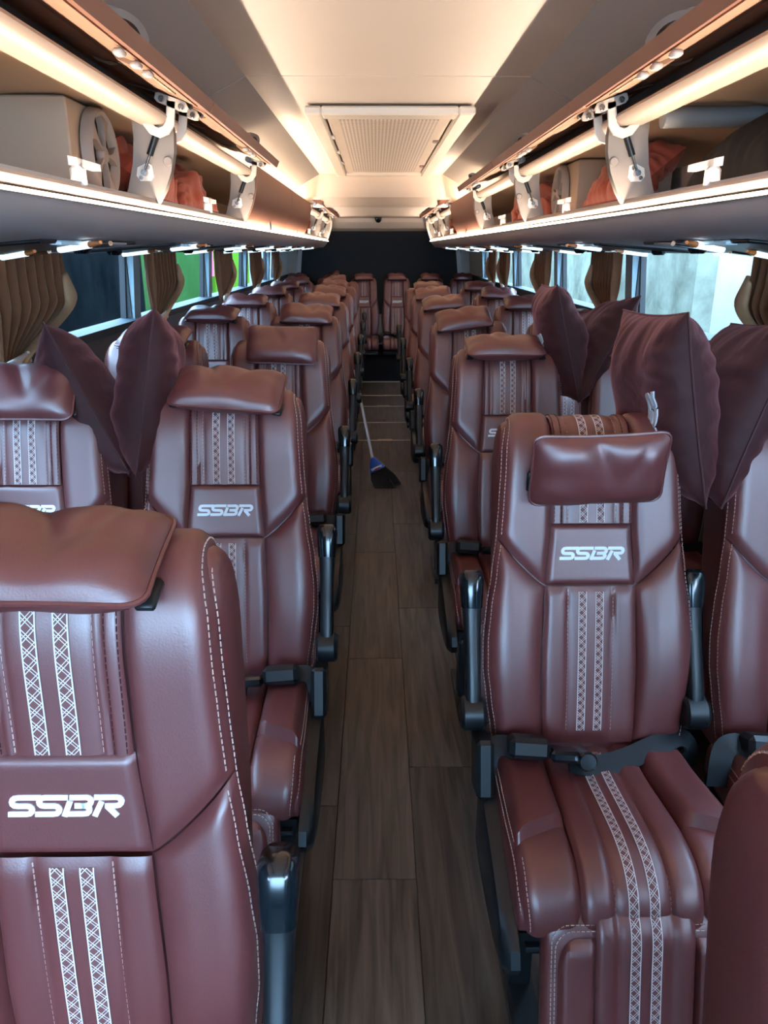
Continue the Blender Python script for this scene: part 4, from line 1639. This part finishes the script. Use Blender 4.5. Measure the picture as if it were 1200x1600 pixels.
PILL = [pillow_meshes(k) for k in (1, 5, 9)]
STRAP = MB().cbox((0, 0, 0), (0.022, 0.010, 0.045), 0.003).mesh('strap', BLACK)


def make_seat(x, y, label, group, side, pillow, width=1.0, variant=0, roll=0.0, aisle=True, inner=True, legrest=True, upright=0.0, arm_dy=0.0):
    """side -1: aisle lies at +x of the seat (left block), +1: aisle at -x. pillow: (x, y, z, pitch, roll, yaw)."""
    r = empty('coach_seat', (x, y, 0), label, 'seat', group)
    r.rotation_euler = (0, roll, 0)
    r.scale = (width, 1, 1)
    m = 1 if side > 0 else -1
    PV = Vector((0, -0.17, 0.55))
    RT = Matrix.Rotation(radians(upright), 3, 'X')
    bk = link('backrest', BODY, r, PV - RT @ PV, (radians(upright), 0, 0))
    for a, b in ((SIDE_M, BOL_M), (SIDE, BOL)):
        link('side_panel', a, bk)
        link('bolster', b, bk)
    lp = link('logo_panel', LOGO_P, bk)
    uc = link('upper_center_panel', UP_C, bk)
    lc = link('lower_center_panel', LOW_C, bk)
    lg = link('lettering', LOGO, bk)
    lg['label'] = 'white embroidered letters SSBR'
    for q in RIB_UP + RIB_LOW:
        link('trim_ribbon', q, bk)['label'] = 'pale lattice ribbon'
    for q in (ST_BACK, ST_DARK):
        link(q.name, q, bk)['kind'] = 'stuff'
    link('back_shell', SHELL, bk)
    cu = link('cushion', CUSH, r)
    link('center_flutes', C_CEN, cu)
    for q in C_SIDE:
        link('side_pad', q, cu)
    for q in C_BOL:
        link('side_bolster', q, cu)
    for q in RIB_C:
        link('trim_ribbon', q, cu)
    link('stitching', ST_CUSH, cu)['kind'] = 'stuff'
    if legrest:
        le = link('leg_rest', LEGR, r)
        link('center_flutes', G_CEN, le)
        for q in G_SIDE:
            link('inset_pad', q, le)
        for q in RIB_G:
            link('trim_ribbon', q, le)
        link('stitching', ST_LEG, le)['kind'] = 'stuff'
    link('seat_frame', FRAME, r)
    link('foot_bar', FOOT, r)
    for sx in (-0.15, 0.15):
        link('leg', LEG, r, (sx, -0.33, 0))
    if aisle:
        a = link('armrest', ARM, r, (-0.247 * m, arm_dy, 0))
        link('armrest_cap', ARM_CAP, a)
        link('armrest_pivot', PIV, a)
        sc_ = link('side_cover', COVER, r, (-0.208 * m, 0, 0))
        sc_.scale = (m, 1, 1)
        pl = link('pivot_plate', plate, r, (-0.232 * m, -0.245, 0.495))
        link('screw', SCREW, sc_, (-0.030, -0.262, 0.432))
    if inner:
        a = link('armrest', ARM, r, (0.222 * m, 0, 0))
        link('armrest_cap', ARM_CAP, a)
        link('armrest_pivot', PIV, a)
    sb = link('seat_belt', BELT, r)
    lo = link('belt_loop', LOOP, sb)
    bu = link('belt_buckle', BUCK, sb)
    to = link('belt_tongue', TONG, sb)
    sb.scale = (m, 1, 1)
    px, py, pz, pitch, rl, yw = pillow
    body, pip = PILL[variant % 3]
    hp = link('headrest_pillow', body, r, PV + RT @ (Vector((px, py, pz)) - PV), (radians(pitch + upright), radians(rl), radians(yw)))
    link('piping', pip, hp)
    for sx in (-0.125, 0.125):
        link('strap', STRAP, hp, (sx, 0.022, -0.035))
    return r


PITCH = 1.115
YL0, YR0 = 0.748, 1.575
XS, XWN = 0.412, 0.892
ordn = ['first', 'second', 'third', 'fourth', 'fifth', 'sixth', 'seventh', 'eighth']
FLOP = (0.0, 0.012, 1.182, -68, 0, 0)
GA, GB = 'seats of the block by the green-lit windows', 'seats of the block by the bright concrete wall'
# pillow pose of each aisle seat: (x, y, z, pitch, roll, yaw)
L_P = [(-0.004, 0.006, 1.172, -86, 1, 0), (0.012, 0.002, 1.178, -64, 4, -3), (0.015, -0.026, 1.158, -34, 2, 0), (0.01, 0.008, 1.182, -62, 2, 0), (0.0, 0.01, 1.184, -68, 2, 0), (0, 0.012, 1.184, -70, 3, 0), (-0.03, 0.012, 1.184, -66, 2, 0), (-0.08, 0.02, 1.18, -62, -8, 0)]
L_LAB = ['nearest seat of the green-window block, pillow over its top, only the SSBR back showing',
         'maroon coach seat on the aisle, green-window block, touching the two upright velvet pillows',
         'aisle seat behind the one with velvet pillows, green-window block, pillow squarely upright',
         'fourth aisle seat from the viewer, green-window block, pillow lying flat on top',
         'fifth aisle seat from the viewer, green-window block, maroon leather',
         'sixth aisle seat from the viewer, green-window block, maroon leather',
         'seventh aisle seat from the viewer, green-window block, maroon leather',
         'last aisle seat of the green-window block, just before the rear bench row']
for i in range(8):
    x, y = -XS, YL0 + PITCH * i
    if i == 0:
        x, y = -0.394, 0.87
    make_seat(x, y, L_LAB[i], GA, -1, L_P[i], variant=i + 1, width=0.97 if i == 0 else 1.0, upright=11 if i == 0 else 0, arm_dy=-0.10 if i == 0 else 0)
for i in range(1, 8):
    p = (0.0, 0.03, 1.180, -74, random.uniform(-3, 3), random.uniform(-5, 5)) if i > 1 else (-0.005, -0.015, 1.178, -40, 0, 0)
    lab = ['maroon window seat beside the two upright velvet pillows, green-window block',
           'window seat peeping out behind the velvet pillows, green-window block',
           'window seat with flat dark pillow in front of the green wall, third in view',
           'fourth window seat in view of the green-window block',
           'fifth window seat in view of the green-window block',
           'sixth window seat in view of the green-window block',
           'last window seat of the green-window block, by the pale quarter panel'][i - 1]
    make_seat(-XWN, YL0 + PITCH * i, lab, GA, -1, p, variant=i, aisle=False, inner=False)
R_P = [(0.05, -0.0, 1.18, -60, 0, 0), (-0.010, -0.116, 1.088, 14, -2, 0), (-0.01, 0.004, 1.180, -76, 0, 0), (-0.03, 0.0, 1.182, -60, -7, 0), (-0.03, 0.012, 1.184, -70, -5, 0), (-0.02, 0.012, 1.184, -66, -4, 0), (0.02, 0.012, 1.182, -72, 0, 0)]
R_LAB = ['dark maroon seat edge closest to the viewer in the lower corner, concrete-wall block',
         'maroon seat showing its whole cushion and leg rest, pillow hanging on its front',
         'second full aisle seat of the concrete-wall block, wide flat pillow on top beside velvet pillows',
         'fourth aisle seat of the concrete-wall block counting the corner one, tilted pillow',
         'fifth aisle seat of the concrete-wall block counting the corner one, maroon leather',
         'sixth aisle seat of the concrete-wall block counting the corner one, maroon leather',
         'last aisle seat of the concrete-wall block, just before the rear bench row']
for i in range(7):
    make_seat(XS - (0.0, 0.005, 0, 0, 0, 0, 0)[i], YR0 + PITCH * (i - 1) - (0.065 if i == 0 else 0.0), R_LAB[i], GB, 1, R_P[i], variant=i)
for i in range(1, 7):
    p = (0.0, 0.02, 1.182, -70, random.uniform(-3, 3), random.uniform(-5, 5))
    lab = ['maroon window seat half in view past the large pair of velvet pillows',
           'window seat behind the small pair of velvet pillows, concrete-wall block',
           'third window seat from the viewer, concrete-wall block, maroon leather',
           'fourth window seat from the viewer, concrete-wall block, maroon leather',
           'fifth window seat from the viewer, concrete-wall block, maroon leather',
           'last window seat of the concrete-wall block, beside the rear curtains'][i - 1]
    make_seat(XWN, YR0 + PITCH * (i - 1), lab, GB, 1, p, variant=i + 2, aisle=False, inner=False)
rear_lab = ['rear bench seat at the green-window end of the back row', 'rear bench seat second from the green-window end, pillow tilted', 'rear bench seat facing the aisle, green-window half, SSBR showing',
            'rear bench seat facing the aisle, concrete-wall half, SSBR showing', 'rear bench seat second from the concrete-wall end', 'rear bench seat at the concrete-wall end of the back row']
for k in range(6):
    tilt = (0, 0.02, 1.182, -72, -22 if k == 1 else 0, 0)
    make_seat(0.012 + 0.402 * (k - 2.5), 9.68, rear_lab[k], 'rear bench row seats', 1, tilt, width=0.845, variant=k, aisle=False, inner=False, legrest=False)

# ------------------------------------------------------------------ velvet pillows standing between seats
def throw_pillow(label, bottom, up, depth, size, thick, seed, letters=None):
    """bottom: front lower corner in world; up: direction of the front edge; depth: direction of the far edges."""
    w, h = size
    me = cushion_mesh('velvet_pillow', w, h, thick, VELVET, seed, 0.012, 56, 0.05)
    up, depth = Vector(up).normalized(), Vector(depth)
    depth = (depth - up * depth.dot(up)).normalized()
    nrm = up.cross(depth)
    M = Matrix((( *depth, 0), (*nrm, 0), (*up, 0), (0, 0, 0, 1))).transposed()
    c = Vector(bottom) + depth * w / 2 + up * h / 2
    o = link('velvet_pillow', me)
    o.matrix_world = Matrix.Translation(c) @ M
    tag(o, label, 'pillow', 'velvet pillows standing between the seats')
    # welt along the seam
    pts = []
    n = 14
    for (a0, b0, a1, b1) in ((-1, -1, 1, -1), (1, -1, 1, 1), (1, 1, -1, 1), (-1, 1, -1, -1)):
        for i in range(n):
            a, b = a0 + (a1 - a0) * i / n, b0 + (b1 - b0) * i / n
            pts.append(Vector((w / 2 * a * (1 - 0.05 * (1 - b * b)), 0, h / 2 * b * (1 - 0.05 * (1 - a * a)))))
    MB().tube(pts, 0.0028, 6, closed=True).obj('welt', VELVET, o)
    if letters:
        sg, cx, cz, wd = letters
        face = cushion_mesh.side(sg)

        def sf(a, b):
            # letters run down the face (along -z), their tops towards +x or -x
            X, Z = cx + sg * b * 1.0, cz - a
            aa, bb = 2 * X / w, 2 * Z / h
            p = Vector(face((aa + 1) / 2, (bb + 1) / 2))
            return (p + Vector((0, sg * 0.0025, 0)), Vector((0, sg, 0)))
        lm = logo_mesh('lettering', sf, wd, 0.002, PRINTM)
        link('lettering', lm, o)['label'] = 'white SSBR print'
    return o


throw_pillow('velvet pillow leaning to the window between the second row seats, green-window block', (-0.643, 1.80, 0.985), (-0.185, 0.06, 0.36), (-0.42, 1, -0.10), (0.36, 0.40), 0.17, 11)
throw_pillow('velvet pillow standing upright against the aisle seat beside it, green-window block', (-0.616, 1.77, 0.985), (0.055, 0.08, 0.37), (-0.22, 1, -0.05), (0.36, 0.40), 0.16, 12)
throw_pillow('velvet pillow with SSBR print tilted to the aisle, smaller pair farther back', (0.655, 2.62, 1.0), (-0.095, 0.02, 0.38), (0.06, 1, 0.0), (0.38, 0.40), 0.17, 13, (1, -0.11, -0.03, 0.17))
throw_pillow('velvet pillow tilted to the concrete wall, smaller pair farther back', (0.660, 2.62, 1.0), (0.175, 0.04, 0.33), (0.05, 1, 0.0), (0.38, 0.40), 0.14, 14)
throw_pillow('large velvet pillow with SSBR print between the hanging-pillow seat and its neighbour', (0.640, 1.50, 0.992), (-0.075, 0.02, 0.37), (-0.04, 1, 0.05), (0.38, 0.40), 0.165, 15, (1, -0.125, -0.03, 0.17))
throw_pillow('large velvet pillow leaning to the concrete wall beside the one with SSBR print', (0.672, 1.50, 0.992), (0.115, 0.03, 0.34), (0.10, 1, 0.0), (0.38, 0.40), 0.17, 16)

# ------------------------------------------------------------------ curtains
def curtain(label, s, y_post, direction, length, tie=True, seed=0, spread=1.0):
    """Gathered beside a post: wide at the rail, drawn back to the post at the sill; hangs on wall side s."""
    rnd = random.Random(seed)
    ph = rnd.uniform(0, 6)
    r = empty('window_curtain', (s * (xw(1.35) - 0.045), y_post, 1.19), label, 'curtain', 'brown curtains tied back beside the window posts')

    def edge(b):
        pull = smooth01((b + 0.02) / 0.62)
        return 0.03 * (1 - pull), length * (0.20 + 0.80 * pull) + 0.03 * math.exp(-((b - 0.45) / 0.2) ** 2)

    def fn(a, b):
        # b 0 bottom .. 1 top
        z = -0.03 + 0.325 * b
        pull = smooth01((b + 0.02) / 0.62)
        y0, y1 = edge(b)
        y = (y0 + (y1 - y0) * a) * direction
        fold = sin(a * 2 * pi * 8.5 + ph + 0.6 * sin(3 * b + ph)) * 0.020 * (0.45 + 0.55 * pull)
        return (s * fold, y, z)
    MB().grid(fn, 90, 26).obj('drape', CURT, r, True, 80)
    # broad fold sweeping along the free edge down to the tie
    secs = []
    for i in range(18):
        b = 0.80 - 0.78 * i / 17
        y1 = edge(b)[1]
        k = sin(pi * min(1, 0.04 + 0.72 * i / 17)) ** 0.8
        w = 0.008 + 0.042 * k * length / 0.5
        c = Vector((-s * (0.010 + 0.022 * k), direction * (y1 - w * 0.75), -0.03 + 0.325 * b))
        secs.append([c + Vector((s * 0.020 * (0.3 + 0.7 * k) * cos(t), direction * w * sin(t), 0.25 * w * sin(t))) for t in [2 * pi * q / 14 for q in range(14)]])
    MB().loft(secs).obj('swag', LIT_CURT, r, True, 80)
    if tie:
        MB().cbox((-s * 0.03, direction * 0.07, 0.0), (0.012, 0.14, 0.028), 0.004, Matrix.Rotation(0.1, 3, 'X')).obj('tie_strap', WHITEP, r)
        MB().cbox((-s * 0.03, direction * 0.145, 0.004), (0.016, 0.022, 0.038), 0.006).obj('tie_clip', WHITEP, r)
    return r


GW_, CW_ = 'green-window side', 'concrete-wall side'
curtain('full brown curtain with a sweeping fold, nearest on the dark shed side', -1, 2.18, 1, 0.56, seed=1)
curtain('brown curtain between the dark shed and the green wall', -1, 3.78, 1, 0.52, seed=2)
curtain('brown curtain between the two shades of green outside', -1, 5.44, 1, 0.50, seed=3)
curtain('brown curtain past the lime green wall, narrow in view', -1, 6.96, 1, 0.50, seed=4)
curtain('farthest brown curtain on the green wall side', -1, 8.43, 1, 0.40, seed=5)
curtain('dark curtain edge cut by the frame beside the pale outside wall', 1, 2.02, 1, 0.42, seed=6)
curtain('brown curtain beside the first post seen on the concrete wall side', 1, 3.82, 1, 0.42, seed=7)
curtain('brown curtain behind the smaller velvet pillow pair', 1, 5.36, 1, 0.42, seed=8)
curtain('brown curtain at the third post on the concrete wall side', 1, 7.00, 1, 0.40, seed=9)
curtain('farthest brown curtain on the concrete wall side', 1, 7.74, 1, 0.40, seed=10)

# ------------------------------------------------------------------ broom leaning in the aisle
br = empty('broom', (0.0, 4.95, 0.0), 'black bristled broom with blue collar leaning against a seat in the aisle', 'broom')
J = Vector((-0.070, 0.12, 0.155))
TOP = Vector((-0.205, 0.95, 0.62))
MB().tube([J, TOP], 0.0095, 10).obj('handle', mat('grey_broom_pole', (0.45, 0.47, 0.48), 0.4), br)
secs = []
for t, w, d in ((0.0, 0.014, 0.014), (0.2, 0.026, 0.018), (0.6, 0.044, 0.022), (1.0, 0.056, 0.024)):
    c = J + Vector((0.035, -0.03, -0.075)) * t
    secs.append(rrect(c, Vector((0.9, 0, 0.44)).normalized(), Vector((0, 1, 0)), w, d))
MB().loft(secs).obj('collar', BLUEP, br, True, 40)
lab_c = J + Vector((0.03, -0.026, -0.062))
MB().cbox(lab_c + Vector((0, -0.022, 0)), (0.080, 0.004, 0.022), 0.001, Matrix.Rotation(-0.45, 3, 'Y')).obj('label_band', WHITEP, br)
MB().cbox(lab_c + Vector((0.004, -0.0245, 0)), (0.040, 0.002, 0.010), 0.0005, Matrix.Rotation(-0.45, 3, 'Y')).obj('label_print', REDP, br)
mb = MB()
rnd = random.Random(4)
base = J + Vector((0.035, -0.03, -0.075))
for k in range(420):
    a, b = rnd.uniform(-1, 1), rnd.uniform(-1, 1)
    p0 = base + Vector((a * 0.052 * 0.9, b * 0.02, a * 0.052 * 0.44))
    p1 = Vector((0.015 + a * 0.085 + 0.02, -0.07 + b * 0.03, 0.004 + max(0, -a) * 0.0 + max(0, a - 0.2) * 0.03))
    mid = p0.lerp(p1, 0.5) + Vector((0.010 * a + rnd.uniform(-.004, .004), rnd.uniform(-.006, .006), 0.0))
    r = 0.0022
    vs = []
    for p, rr in ((p0, r), (mid, r), (p1, r * 0.6)):
        vs += [p + Vector((rr, 0, 0)), p + Vector((-rr * 0.5, rr, 0)), p + Vector((-rr * 0.5, -rr, 0))]
    mb.add(vs, [(0, 1, 4, 3), (1, 2, 5, 4), (2, 0, 3, 5), (3, 4, 7, 6), (4, 5, 8, 7), (5, 3, 6, 8)])
bo = mb.obj('bristles', BRISTLE, br)
bo['kind'] = 'stuff'
